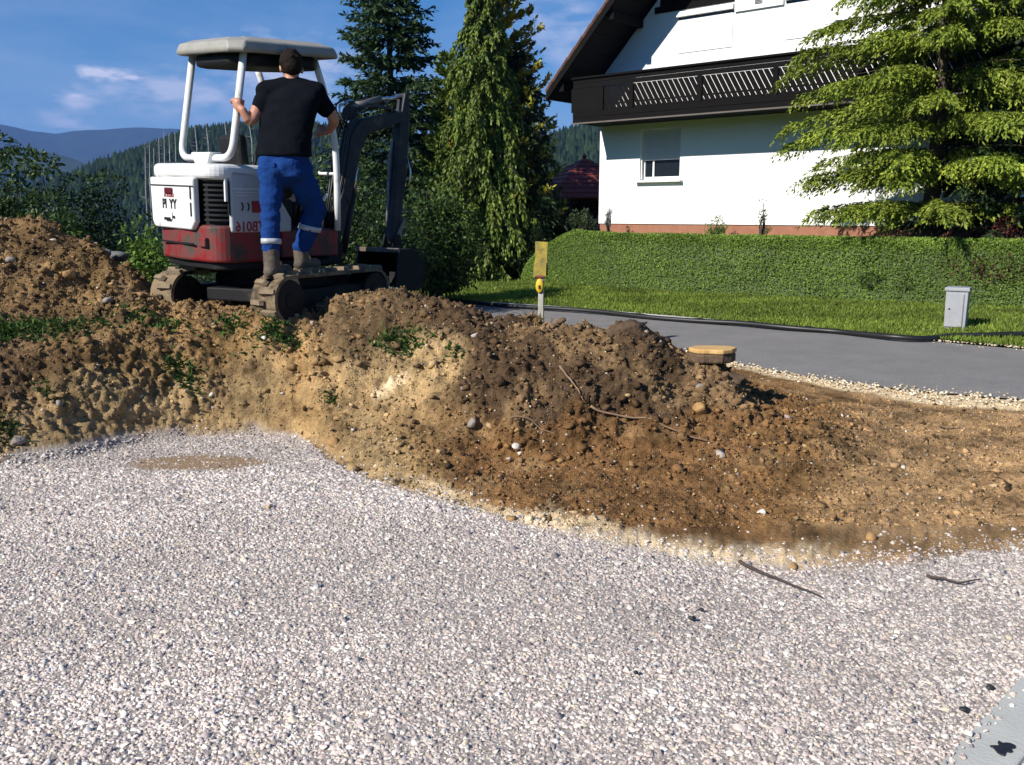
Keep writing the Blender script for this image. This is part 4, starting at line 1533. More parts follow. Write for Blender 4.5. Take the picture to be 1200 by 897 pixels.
# gable cladding of dark boards with the window heads under it
zb = 5.93
i = 0
while zb < 8.6:
    h = .145
    def lim(z):
        return max(.05, (z + .10 - EZ + .06) / TAN - .6)
    xl = lim(zb + h)
    xr = GW - xl
    if xr - xl > .3:
        MB().box(((xl + xr) / 2, -.016 - .006 * (i % 2), zb + h / 2), (xr - xl, .026, h - .008)).build("cladding_board", m_wood, house, .003)
    zb += h
    i += 1
for x0, x1 in ((2.05, 3.42), (4.55, 6.2)):
    bx = MB().box(((x0 + x1) / 2, -.05, 5.83), (x1 - x0, .10, .11)).build("shutter_box", m_pvc, house, .006)
    MB().box(((x0 + x1) / 2, -.0075, 5.745), (x1 - x0 - .04, .012, .05)).build("painted_shadow_strip", m_glass, bx)  # dark strip standing in for the shadow below the projecting box
    n = 14
    sm_ = MB().box((0, 0, 0), (x1 - x0 - .06, .014, .046)).mesh("shutter_slat")
    sm_.materials.append(m_pvc)
    for k in range(n):
        o = link("shutter_slat", sm_, None, bx)
        o.location = ((x0 + x1) / 2, -.012, 5.69 - k * .05)
MB().box((3.98, -.03, 5.92), (1.08, .055, .42)).build("parapet_block", m_wallw, house)
v = MB().box((3.98, -.066, 5.86), (.17, .018, .12)).build("vent", m_gut, house, .01)
for k in range(3):
    MB().box((3.98, -.078, 5.83 + k * .03), (.13, .006, .008)).build("vent_slat", m_wood, v)

# roof: deck, soffit boards, tiles, barge boards, gutter
ov = 1.32
L_ = 10.2
sl_len = math.hypot(RIDX + .6, (RIDX + .6) * TAN)
ang = math.atan(TAN)
roof = MB()
for sgn in (0, 1):
    pr = [(-.6, EZ + .04), (RIDX, EZ + (RIDX + .6) * TAN + .04), (RIDX, EZ + (RIDX + .6) * TAN + .18), (-.6, EZ + .18)]
    if sgn:
        pr = [(GW - a, b_) for a, b_ in pr]
    roof.prism(pr, -ov, L_ - ov, 'y')
roof = roof.build("roof", m_wood, house)
nb_ = 26
for sgn in (0, 1):
    for k in range(10 if sgn == 0 else 6):      # soffit boards run along the verge overhang, seen from below
        t0_, t1_ = k / 10 * .62, (k + 1) / 10 * .62
        xa, xb = -.6 + (RIDX + .6) * t0_, -.6 + (RIDX + .6) * t1_ - .012
        za, zc_ = EZ + (xa + .6) * TAN, EZ + (xb + .6) * TAN
        if sgn:
            xa, xb = GW - xa, GW - xb
        m_ = MB().prism([(xa, za + .008), (xb, zc_ + .008), (xb, zc_ + .034), (xa, za + .034)], -ov + .03, -.01, 'y')
        m_.build("soffit_board", m_wood, roof)
for k in range(4):                                # purlins carrying the overhang
    x = -.25 + k * 1.35
    z = EZ + (x + .6) * TAN - .10
    MB().box((x, -ov / 2 + .02, z), (.13, ov - .1, .18)).build("purlin", m_wood, roof, .006)
for sgn in (0, 1):                                # barge boards on the verge
    pr = [(-.62, EZ - .02), (RIDX, EZ + (RIDX + .62) * TAN - .02), (RIDX, EZ + (RIDX + .62) * TAN + .17), (-.62, EZ + .17)]
    if sgn:
        pr = [(GW - a, b_) for a, b_ in pr]
    MB().prism(pr, -ov - .035, -ov - .002, 'y').build("barge_board", m_wood, roof)
tl = MB()
tl.box((0, 0, 0), (.34, .33, .028)).box((0, -.155, .026), (.34, .045, .03))
tlm = tl.mesh("tile")
bm = bmesh.new(); bm.from_mesh(tlm); bmesh.ops.bevel(bm, geom=bm.edges[:], offset=.006, segments=1, affect='EDGES'); bm.to_mesh(tlm); bm.free()
tlm.materials.append(m_tile)
nrow = int(sl_len / .30)
for row in range(nrow):                           # the two outer columns of tiles of the left verge, the only ones in view
    for c_ in range(2):
        s = (row + .5) * .30
        o = link("tile", tlm, None, roof)
        o.location = (-.62 + s * math.cos(ang), -ov + .13 + c_ * .31, EZ + .19 + s * math.sin(ang) + .015)
        o.rotation_euler = (0, -ang - R(3.5), 0)
mb = MB()
for row in range(nrow):
    for c_ in range(2, 32):
        s = (row + .5) * .30
        Mx = Matrix.Translation((-.62 + s * math.cos(ang), -ov + .13 + c_ * .31, EZ + .20 + s * math.sin(ang))) @ Matrix.Rotation(-ang - R(3.5), 4, 'Y')
        q = MB().box((0, 0, 0), (.34, .30, .03)).xf(Mx)
        mb.add(q.v, q.f)
        if row < nrow:
            Mx = Matrix.Translation((GW + .62 - s * math.cos(ang), -ov + .13 + c_ * .31 - .62, EZ + .20 + s * math.sin(ang))) @ Matrix.Rotation(ang + R(3.5), 4, 'Y')
            q = MB().box((0, 0, 0), (.34, .30, .03)).xf(Mx)
            mb.add(q.v, q.f)
tag(mb.build("tile_field", m_tile, roof), kind="stuff")
# half round gutter under the left eave, with its downpipe
mb = MB()
for sgn, x in ((0, -.68), (1, GW + .68)):
    prof = [(x + .065 * math.cos(PI + t), EZ + .10 + .065 * math.sin(PI + t)) for t in np.linspace(0, PI, 9)]
    prof += [(x + .058 * math.cos(PI + t), EZ + .10 + .058 * math.sin(PI + t)) for t in np.linspace(PI, 0, 9)]
    mb.prism(prof, -ov, L_ - ov, 'y')
mb.build("gutter", m_gut, roof)

# ---------------------------------------------------------------- garden pavilion with a red roof
m_red = mk("red_shingle", (.22, .042, .036), (.17, .034, .030), 8, .8, bump=.3, var=.2)
m_pavw = mk("stained_wood", (.055, .030, .020), (.03, .018, .013), 6, .7, var=.2)
pc = W(684, 250, 27.0)
pav = empty("garden_pavilion", (pc.x, pc.y, .93), R(20), "dark wooden garden pavilion with a red hipped roof left of the white house", "pavilion")
rz, ez, rr_ = 2.16, .98, 1.9
cor = [(-rr_, -rr_), (rr_, -rr_), (rr_, rr_), (-rr_, rr_)]
rf = MB().add([(*c, ez) for c in cor] + [(0, 0, rz)], [(0, 1, 4), (1, 2, 4), (2, 3, 4), (3, 0, 4), (3, 2, 1, 0)]).build("roof", m_red, pav)
for k in range(4):                 # courses of red shingles, each course a board of its own on each face
    a, b_ = Vector((*cor[k], ez)), Vector((*cor[(k + 1) % 4], ez))
    ap = Vector((0, 0, rz))
    nrm = (b_ - a).cross(ap - a).normalized()
    for j in range(9):
        t0_, t1_ = j / 9, (j + 1.15) / 9
        t1_ = min(t1_, .99)
        p0, p1 = a.lerp(ap, t0_), b_.lerp(ap, t0_)
        p2, p3 = b_.lerp(ap, t1_), a.lerp(ap, t1_)
        lift = nrm * .035
        low = nrm * .012
        MB().add([p0 + lift, p1 + lift, p2 + low, p3 + low, p0, p1, p2, p3], [(0, 1, 2, 3), (0, 4, 5, 1), (1, 5, 6, 2), (3, 7, 4, 0)]).build("shingle_course", m_red, rf)
MB().sphere((0, 0, rz + .05), .07).build("finial", m_red, rf)
for x, y in ((-1.5, -1.5), (1.5, -1.5), (1.5, 1.5), (-1.5, 1.5), (0, -1.5), (-1.5, 0)):
    MB().box((x, y, .46), (.11, .11, 1.06)).build("post", m_pavw, pav)
MB().box((0, 1.5, .5), (2.9, .04, 1.0)).box((1.5, 0, .5), (.04, 2.9, 1.0)).build("back_wall", m_pavw, pav)
m_latt = mk("pale_lath", (.45, .44, .42), (.33, .32, .31), 5, .8)
for k in range(7):
    MB().bar((-1.45 + k * .2, -1.57, .0), (-1.45 + k * .2 + .42, -1.57, .5), .03, .012, (0, -1, 0)).build("lattice_lath", m_latt, pav)
for side in (0, 1):
    for j in range(4):
        zz = .08 + j * .13
        if side == 0:
            MB().box((0.6, -1.5, zz), (1.7, .022, .10)).build("board", m_pavw, pav)
        else:
            MB().box((-1.5, 0, zz), (.022, 2.8, .10)).build("board", m_pavw, pav)
# ================================================================== THE MINI EXCAVATOR
# local axes: x to the machine's right, y forward, z up
print("excavator")
m_white = mk("white_paint", (.74, .75, .74), (.68, .69, .69), 5, .34, bump=.06, bscale=20, dirt=(.36, .30, .22), dirt_amt=.12, dirt_scale=7, coat=.2)
m_white_shade = mk("shaded_white_paint", (.50, .52, .53), (.44, .46, .47), 4, .4, dirt=(.30, .26, .2), dirt_amt=.10, dirt_scale=8)  # white paint made greyer, so the side panels carry shade in their colour
m_redp = mk("red_paint", (.30, .010, .013), (.20, .010, .012), 6, .42, dirt=(.055, .042, .032), dirt_amt=.42, dirt_scale=6, bump=.12, bscale=30)
m_blk = mk("black_plastic", (.012, .012, .013), (.007, .007, .008), 8, .6, spec=.25, bump=.1, bscale=60, dirt=(.07, .055, .04), dirt_amt=.08)
m_rub = mk("track_rubber", (.016, .015, .014), (.010, .0095, .009), 8, .9, spec=.15, bump=.3, dirt=(.22, .165, .10), dirt_amt=.48, dirt_scale=5)
m_mud = mk("muddy_rubber", (.30, .23, .15), (.16, .115, .07), 14, .95, bump=.6, bscale=40, dirt=(.045, .038, .03), dirt_amt=.16, dirt_scale=14)
m_steel = mk("worn_steel", (.28, .26, .24), (.12, .10, .09), 9, .5, metal=.5, bump=.2, dirt=(.16, .11, .07), dirt_amt=.2)
m_boom = mk("grey_boom_paint", (.034, .035, .038), (.02, .021, .023), 5, .55, spec=.3, dirt=(.14, .10, .07), dirt_amt=.16)
m_chrome = mk("cylinder_rod", (.7, .7, .7), None, 4, .18, metal=1.0)
m_can = mk("canopy_plastic", (.33, .32, .285), (.25, .245, .22), 6, .6, bump=.1, dirt=(.20, .18, .15), dirt_amt=.2)
m_hose = mk("hydraulic_hose", (.012, .012, .013), None, 5, .45)
m_ink = mk("black_print", (.01, .01, .01), None, 5, .6)
m_redink = mk("red_print", (.36, .02, .03), None, 5, .5)
m_tail = mk("dark_red_badge", (.10, .008, .012), None, 5, .3)

EX_O = Vector((-1.95, 7.32, .68))
EX_TH = R(28)
ex = empty("mini_excavator", EX_O, -EX_TH, "small white and red tracked mini excavator with an open canopy, digging arm lowered", "mini excavator")
SLEW = Matrix.Rotation(-R(14), 4, 'Z')
ROLL = SLEW @ Matrix.Translation((-.145, 0, 0)) @ Matrix.Rotation(R(2.2), 4, 'Y')
BOOM_M = SLEW @ Matrix.Translation((0, -.03, 0)) @ Matrix.Diagonal((1, .72, .90, 1))


def up(mb, name, mat, parent=None, bevel=0.0, seg=2):
    """a piece of the slewing upper body, which leans a little to its right"""
    mb.xf(ROLL)
    return mb.build(name, mat, parent or ex, bevel, seg)


# --- tracks
TL_, TR_, TW = .52, .185, .23
for sgn in (1, -1):
    cx_ = sgn * .53
    pathp = []
    for k in range(13):
        a = -PI / 2 - PI * k / 12
        pathp.append((-TL_ + math.cos(a) * TR_ * 1.0, TR_ + math.sin(a) * TR_))
    for k in range(13):
        a = PI / 2 - PI * k / 12
        pathp.append((TL_ + math.cos(a) * TR_, TR_ + math.sin(a) * TR_))
    n = len(pathp)
    belt = MB()
    vs, fs = [], []
    for (y, z) in pathp:
        cy_ = max(-TL_, min(TL_, y))
        for x, inn in ((cx_ - TW / 2, 0), (cx_ + TW / 2, 0), (cx_ + TW / 2, 1), (cx_ - TW / 2, 1)):
            k_ = (TR_ - .028) / TR_ if inn else 1
            vs.append((x, cy_ + (y - cy_) * k_, TR_ + (z - TR_) * k_))
    for i in range(n):
        j = (i + 1) % n
        for q in range(4):
            fs.append((i * 4 + q, i * 4 + (q + 1) % 4, j * 4 + (q + 1) % 4, j * 4 + q))
    belt.add(vs, fs)
    tr = belt.build("track", m_rub, ex)
    # tread lugs, alternating left and right
    per = 4 * TL_ + 2 * PI * TR_
    nl = 44
    lug = MB().box((0, 0, .014), (TW * .60, .040, .030), taper=.82).mesh("tread_lug")
    lug.materials.append(m_mud)
    for k in range(nl):
        s = per * k / nl
        if s < 2 * TL_:
            y, z, rot = -TL_ + s, 2 * TR_, 0
        elif s < 2 * TL_ + PI * TR_:
            a = PI / 2 - (s - 2 * TL_) / TR_
            y, z, rot = TL_ + math.cos(a) * TR_, TR_ + math.sin(a) * TR_, a - PI / 2
        elif s < 4 * TL_ + PI * TR_:
            y, z, rot = TL_ - (s - 2 * TL_ - PI * TR_), 0, PI
        else:
            a = -PI / 2 - (s - 4 * TL_ - PI * TR_) / TR_
            y, z, rot = -TL_ + math.cos(a) * TR_, TR_ + math.sin(a) * TR_, a - PI / 2
        o = link("tread_lug", lug, None, tr)
        o.location = (cx_ + (.045 if k % 2 else -.045), y, z)
        o.rotation_euler = (rot, 0, R(14) * (1 if k % 2 else -1))
    fr = MB().box((cx_, 0, TR_ - .01), (.13, 1.02, .15)).build("track_frame", m_blk, ex, .01)
    for y in (-TL_, TL_):
        MB().cyl((cx_ - .105, y, TR_), (cx_ + .105, y, TR_), TR_ - .035, n=24).cyl((cx_ - .115, y, TR_), (cx_ + .115, y, TR_), .06).build("sprocket", m_blk, ex, .008)
    for y in (-.28, 0, .28):
        MB().cyl((cx_ - .10, y, .075), (cx_ + .10, y, .075), .05).build("roller", m_blk, ex, .006)
ucar = MB().box((0, 0, .26), (.9, .42, .16)).cyl((0, 0, .30), (0, 0, .44), .26, n=24).box((0, -.35, .20), (.5, .3, .1)).build("undercarriage", m_blk, ex, .012)
for y in (-.3, .3):
    MB().box((0, y, .15), (.95, .10, .09)).build("cross_beam", m_blk, ex, .01)
# dozer blade at the front
bl = [(.80, .02), (.86, .02), (.90, .14), (.86, .28), (.83, .28), (.86, .14)]
MB().prism(bl, -.52, .52, 'x').build("dozer_blade", m_redp, ex, .006)
MB().bar((-.3, .35, .2), (-.3, .84, .14), .06, .07).bar((.3, .35, .2), (.3, .84, .14), .06, .07).build("blade_arm", m_blk, ex, .006)


# --- upper body outline in plan: rounded rear
def plan(hw, yr, yf, rc, bulge=.03, n=7, rf=.06):
    p = []
    for k in range(n + 1):                       # rear left
        a = PI + PI / 2 * k / n
        p.append((-hw + rc + math.cos(a) * rc, yr + rc + math.sin(a) * rc))
    p.append((0, yr - bulge))
    for k in range(n + 1):
        a = -PI / 2 + PI / 2 * k / n
        p.append((hw - rc + math.cos(a) * rc, yr + rc + math.sin(a) * rc))
    p += [(hw, yf - rf), (hw - rf, yf), (-hw + rf, yf), (-hw, yf - rf)]
    return p


HWB = .458
# counterweight and lower skirt, red
cwt = MB().prism(plan(HWB, -.70, -.14, .15), .47, .745)
up(cwt, "counterweight", m_redp, bevel=.022, seg=3)
up(MB().prism(plan(HWB - .03, -.66, .40, .13, .02), .415, .47), "deck_base", m_blk, bevel=.01)
up(MB().box((HWB - .03, .13, .60), (.06, .52, .21)), "side_skirt", m_redp, bevel=.012)
up(MB().box((-HWB + .03, .13, .60), (.06, .52, .21)), "side_skirt", m_redp, bevel=.012)
up(MB().box((0, .385, .60), (.90, .05, .21)), "front_skirt", m_redp, bevel=.012)
up(MB().box((0, .13, .69), (.86, .52, .04)), "floor", m_blk, bevel=.006)
# shallow cast seam and a tow lug on the counterweight
up(MB().box((-.05, -.738, .60), (.50, .012, .012)), "cast_seam", m_blk)
up(MB().box((.30, -.705, .62), (.10, .05, .07)), "tie_down_lug", m_redp, bevel=.008)
# engine bay core (black) behind louvres
up(MB().prism(plan(HWB - .035, -.66, -.16, .13), .745, 1.10), "engine_bay", m_blk)
m_louv = mk("louvre_gloss", (.03, .03, .031), None, 5, .28, coat=.3)
# louvre slats, both rear corners
for sgn in (1, -1):
    for k in range(9):
        z = .775 + k * .036
        pr = []
        rc = .15
        for q in range(9):
            a = (-PI / 2 + PI / 2 * q / 8)
            pr.append((HWB - .008 - rc + math.cos(a) * rc, -.695 + rc + math.sin(a) * rc))
        inn = [(HWB - .008 - rc + math.cos(-PI / 2 + PI / 2 * q / 8) * (rc - .035), -.695 + rc + math.sin(-PI / 2 + PI / 2 * q / 8) * (rc - .035)) for q in range(8, -1, -1)]
        pp = [(sgn * x, y) for x, y in pr + inn]
        up(MB().prism(pp, z, z + .017), "louvre_slat", m_louv, bevel=.003, seg=1)
# white cap over the engine
cap = MB().prism(plan(HWB + .012, -.735, -.22, .15), 1.075, 1.19)
cap = up(cap, "hood", m_white, bevel=.045, seg=4)
up(MB().box((-.16, -.62, 1.193), (.28, .10, .02)), "hood_handle", m_blk, bevel=.006)
# rear service door with badge, lettering and latch
door = MB()
dpol = [(-.415, .80), (-.415, 1.075), (.155, 1.075), (.155, .74), (.12, .70), (-.36, .70)]
dpol = [(-.40, 1.085), (.255, 1.085), (.255, .765), (.205, .705), (-.35, .705), (-.39, .75)]
door.prism(dpol, -.752, -.70, 'y')
door = up(door, "rear_door", m_white, bevel=.014, seg=3)
up(MB().box((-.06, -.756, 1.025), (.64, .006, .008)), "seam", m_blk, door)
up(MB().box((.222, -.756, .975), (.013, .006, .09)), "hinge_slot", m_blk, door)
up(MB().box((.222, -.756, .855), (.013, .006, .10)), "hinge_slot", m_blk, door)
up(MB().box((-.10, -.758, .985), (.115, .014, .046)), "badge", m_tail, door, .008)
up(MB().box((-.12, -.757, .80), (.12, .010, .06)), "latch_plate", m_white, door, .006)
up(MB().box((-.12, -.764, .775), (.085, .016, .022)), "latch", m_blk, door, .003)
up(MB().cyl((-.035, -.752, .79), (-.035, -.766, .79), .010), "lock", m_blk, door)


def text_mesh(txt, size, mirror=False, bold=.0):
    cu = bpy.data.curves.new("lettering", 'FONT')
    cu.body = txt
    cu.size = size
    cu.extrude = .0015
    cu.offset = bold
    cu.align_x = 'CENTER'
    cu.resolution_u = 3
    ob = bpy.data.objects.new("lettering", cu)
    COL.objects.link(ob)
    dg = bpy.context.evaluated_depsgraph_get()
    me = bpy.data.meshes.new_from_object(ob.evaluated_get(dg))
    bpy.data.objects.remove(ob)
    bpy.data.curves.remove(cu)
    if mirror:
        for v in me.vertices:
            v.co.x *= -1
        me.flip_normals()
    return me


def lettering(txt, size, loc, mat, parent, face, mirror=False, bold=0.0, sx=.88):
    """face 'rear' looks along -y, 'right' looks along +x"""
    me = text_mesh(txt, size, mirror, bold)
    me.materials.clear()
    me.materials.append(mat)
    for v in me.vertices:
        v.co.x *= sx
    M = Matrix.Translation(loc) @ (Matrix.Rotation(PI / 2, 4, 'X') if face == 'rear' else Matrix.Rotation(PI / 2, 4, 'Z') @ Matrix.Rotation(PI / 2, 4, 'X'))
    me.transform(ROLL @ M)
    return link("lettering", me, None, parent)


lettering("TAKEUCHI", .036, (-.10, -.7545, .938), m_redink, door, 'rear', mirror=True)
lettering("PI", .098, (-.175, -.7545, .855), m_ink, door, 'rear', bold=.003)
lettering("YY", .098, (-.045, -.7545, .855), m_ink, door, 'rear', bold=.003)
# right side panel, white greyed to hold its shade, with rounded upper front corner
sp = [(-.575, .695), (-.575, 1.13), (-.55, 1.155), (-.36, 1.135), (-.26, 1.09), (-.19, 1.02), (-.05, .80), (-.05, .695)]
side = up(MB().prism(sp, .43, HWB + .012, 'x'), "side_panel", m_white_shade, bevel=.018, seg=3)
spl = up(MB().prism(sp, -HWB - .012, -.43, 'x'), "side_panel", m_white_shade, bevel=.018, seg=3)
up(MB().box((HWB + .001, -.583, .945), (.018, .012, .24)), "seam", m_blk, side)
up(MB().box((HWB - .006, -.60, 1.02), (.02, .022, .20)), "trim_strip", m_white, side, .004)
up(MB().box((HWB + .014, -.43, 1.015), (.004, .24, .012)).box((HWB + .014, -.44, .99), (.004, .18, .008)).box((HWB + .014, -.47, .968), (.004, .10, .008)), "faded_sticker", m_white, side)
up(MB().box((HWB + .015, -.355, .885), (.005, .09, .085)), "sticker", m_redink, side)
lettering("TB016", .105, (HWB + .013, -.42, .705), m_redink, side, 'right', mirror=True, bold=.002, sx=.88)
ce = MB()
for k in range(2):
    y0 = -.495 + k * .05
    for q in range(6):
        a0, a1 = -1.2 + q * .4, -1.2 + (q + 1) * .4
        ce.bar((HWB + .0145, y0 + math.cos(a0) * .020, .885 + math.sin(a0) * .03), (HWB + .0145, y0 + math.cos(a1) * .020, .885 + math.sin(a1) * .03), .004, .009, (1, 0, 0) if False else (0, 0, 1))
up(ce, "mark", m_ink, side)
# seat, consoles, levers
seat = up(MB().prism([(-.30, .93), (.10, .95), (.13, 1.03), (-.28, 1.03)], -.10, .28, 'x'), "seat", m_blk, bevel=.03, seg=3)
up(MB().prism([(-.34, 1.02), (-.24, 1.02), (-.28, 1.42), (-.36, 1.42)], -.06, .25, 'x'), "backrest", m_blk, seat, .035, 3)
up(MB().box((-.02, -.10, .82), (.44, .5, .24)), "seat_base", m_blk, bevel=.02)
for sgn in (-1, 1):
    cons = up(MB().prism([(-.20, 1.0), (.14, 1.0), (.20, 1.10), (.16, 1.15), (-.18, 1.08)], sgn * .34 - .06, sgn * .34 + .06, 'x'), "console", m_blk, bevel=.018)
    up(MB().tube([(sgn * .34, .13, 1.12), (sgn * .34, .15, 1.22), (sgn * .335, .165, 1.30)], [.010, .012, .018], 8), "joystick", m_blk, cons)
    up(MB().box((sgn * .34, -.05, .86), (.05, .06, .30)), "console_post", m_blk, cons, .01)
for x in (-.10, -.03, .05, .12):
    up(MB().tube([(x, .26, .70), (x, .30, .95), (x, .28, 1.10)], [.008, .008, .008], 6).sphere((x, .28, 1.12), .018, 8, 6), "travel_lever", m_chrome)
up(MB().tube(arc([(.40, .26, .72), (.43, .24, .84), (.38, .30, .92), (.43, .32, .99)], .03), .012, 8), "safety_lever", m_white)
up(MB().tube(arc([(.34, .33, .72), (.37, .30, .80), (.34, .32, .90)], .03), .010, 8), "safety_lever", m_white)
up(MB().box((-.0, .33, .85), (.30, .09, .28)), "front_console", m_blk, bevel=.02)
up(MB().box((.16, .14, .712), (.2, .3, .012)).box((-.16, .14, .712), (.2, .3, .012)), "floor_mat", m_blk)

# canopy: rear hoop, its bracket, two front posts, roof
hp = arc([(-.18, -.46, 2.02), (-.25, -.56, 1.235), (.485, -.56, 1.235), (.535, -.46, 2.0)], .12, 8)
up(MB().tube(hp, .027, 12), "rear_hoop", m_white)
up(MB().prism([(-.02, 1.275), (.27, 1.275), (.215, 1.180), (.045, 1.180)], -.61, -.505, 'y'), "hoop_bracket", m_white, bevel=.012)
for sgn in (1, -1):
    x = .47 if sgn > 0 else -.33
    pts = arc([(x, .18, 2.02), (x, .29, 1.75), (x, .375, 1.42), (x, .39, 1.12), (x, .39, .70)], .2, 6)
    up(MB().tube(pts, .026, 12), "front_post", m_white)
up(MB().tube([(.47, .385, 1.15), (.25, .385, 1.15), (.22, .40, 1.16)], .013, 8), "grab_bar", m_white)
CR = Matrix.Translation((.19, -.09, 1.965)) @ Matrix.Rotation(R(3.6), 4, 'X') @ Matrix.Rotation(R(2.0), 4, 'Y')
can = MB()
# roof shell: lower lip, upper crown, chamfered corners; hollow below


def octo(x0, x1, y0, y1, c):
    return [(x0 + c, y0), (x1 - c, y0), (x1, y0 + c), (x1, y1 - c), (x1 - c, y1), (x0 + c, y1), (x0, y1 - c), (x0, y0 + c)]


rings = [(octo(-.42, .43, -.50, .43, .07), .035), (octo(-.435, .445, -.515, .445, .08), .06), (octo(-.42, .43, -.50, .43, .09), .115), (octo(-.35, .36, -.42, .36, .10), .145), (octo(-.22, .23, -.28, .23, .08), .152)]
vs, fs = [], []
for rr2, z in rings:
    vs += [(a, b_, z) for a, b_ in rr2]
for i in range(len(rings) - 1):
    for k in range(8):
        fs.append((i * 8 + k, i * 8 + (k + 1) % 8, (i + 1) * 8 + (k + 1) % 8, (i + 1) * 8 + k))
fs.append(tuple((len(rings) - 1) * 8 + k for k in range(8)))
inner = [(a * .93, b_ * .93, .045) for a, b_ in rings[0][0]]
o_ = len(vs)
vs += inner
for k in range(8):
    fs.append((k, (k + 1) % 8, o_ + (k + 1) % 8, o_ + k))
vs += [(a * .90, b_ * .90, .09) for a, b_ in rings[0][0]]
for k in range(8):
    fs.append((o_ + k, o_ + (k + 1) % 8, o_ + 8 + (k + 1) % 8, o_ + 8 + k))
fs.append(tuple(o_ + 8 + k for k in range(8)))
can.add(vs, fs)
can.xf(CR)
canopy = up(can, "canopy", m_can, bevel=.012, seg=3)
lin = MB().prism(octo(-.36, .37, -.44, .36, .14), -.05, .04).xf(CR)
up(lin, "canopy_frame", m_blk, canopy, .03, 3)
for x in (-.22, .0, .22):
    up(MB().box((x, -.02, .150), (.07, .56, .016)).xf(CR), "canopy_rib", m_can, canopy, .008)

def dig(mb, name, mat, parent=None, bevel=0.0, seg=2):
    mb.xf(BOOM_M)
    return mb.build(name, mat, parent or ex, bevel, seg)


# --- swing bracket, boom, arm, bucket: all in the machine's middle plane
dig(MB().prism([(.62, .42), (.86, .44), (.90, .62), (.80, .70), (.62, .66)], -.13, .13, 'x'), "swing_bracket", m_blk, bevel=.015)
bm_prof = [(.76, .50), (.86, .50), (1.06, .95), (1.23, 1.44), (1.36, 1.65), (1.96, 1.81), (2.00, 1.86), (1.94, 1.92), (1.30, 1.80), (1.13, 1.64), (.99, 1.15), (.75, .60)]
boom = dig(MB().prism(bm_prof, -.065, .065, 'x'), "boom", m_boom, ex, .014, 2)
for sgn in (1, -1):
    dig(MB().prism([(.99, 1.15), (1.13, 1.64), (1.30, 1.80), (1.36, 1.65), (1.23, 1.44), (1.07, .98)], sgn * .066, sgn * .074, 'x'), "boom_plate", m_boom, boom)
dig(MB().cyl((0, 1.02, .52), (0, 1.20, 1.10), .038), "boom_cylinder", m_boom, ex)
dig(MB().cyl((0, 1.20, 1.10), (0, 1.27, 1.36), .020), "cylinder_rod", m_chrome, ex)
dig(MB().cyl((0, 1.18, 1.90), (0, 1.66, 2.01), .036), "arm_cylinder", m_steel, ex)
dig(MB().cyl((0, 1.66, 2.01), (0, 2.02, 2.06), .019), "cylinder_rod", m_chrome, ex)
dig(MB().box((0, 1.20, 1.85), (.10, .10, .12)), "cylinder_mount", m_boom, ex, .01)
am = [(1.92, 1.80), (2.02, 2.10), (2.09, 2.08), (2.08, 1.80), (2.02, 1.30), (1.86, .66), (1.76, .60), (1.74, .68), (1.84, 1.30)]
am_c = dig(MB().prism(am, -.050, .050, 'x'), "dipper_arm", m_boom, ex, .012, 2)
dig(MB().prism([(1.82, 1.42), (1.88, 1.62), (1.905, 1.40), (1.84, .95), (1.76, .78), (1.79, 1.10)], -.052, -.020, 'x'), "worn_plate", m_steel, am_c)
dig(MB().cyl((0, 2.08, 1.62), (0, 2.00, 1.20), .032), "bucket_cylinder", m_steel, ex)
dig(MB().cyl((0, 2.00, 1.20), (0, 1.93, .88), .017), "cylinder_rod", m_chrome, ex)
dig(MB().bar((-.06, 1.82, .68), (-.06, 1.95, .86), .02, .05).bar((.06, 1.82, .68), (.06, 1.95, .86), .02, .05).bar((0, 1.95, .86), (0, 1.90, .60), .05, .04), "bucket_link", m_steel, ex, .004)
for k, (x, r_) in enumerate(((.05, .011), (.03, .011), (-.035, .011), (-.055, .011), (.0, .009))):
    q = arc([(x, .80, .70 + k * .01), (x * 1.6, .98, 1.30), (x * 1.8, 1.10, 1.74), (x * 1.4, 1.34, 1.93 + .02 * k), (x, 1.80, 1.92 + .015 * k), (x * .8, 2.02, 1.86 - .02 * k)], .16, 5)
    dig(MB().tube(q, r_, 7), "hose", m_hose, boom)
for k in range(3):
    q = arc([(.02 - .03 * k, 1.12, 1.70), (.05 - .05 * k, 1.02, 1.86 + .03 * k), (.02 - .03 * k, 1.24, 1.97 + .02 * k), (0.0, 1.30, 1.88)], .07, 5)
    dig(MB().tube(q, .010, 7), "hose_loop", m_chrome if k == 1 else m_hose, boom)
dig(MB().tube(arc([(.07, 2.0, 1.45), (.12, 2.0, 1.30), (.07, 1.98, 1.18)], .05), .012, 6).tube(arc([(-.07, 1.9, 1.45), (-.12, 1.9, 1.34), (-.07, 1.88, 1.22)], .05), .012, 6), "grease_hose", m_chrome, am_c)
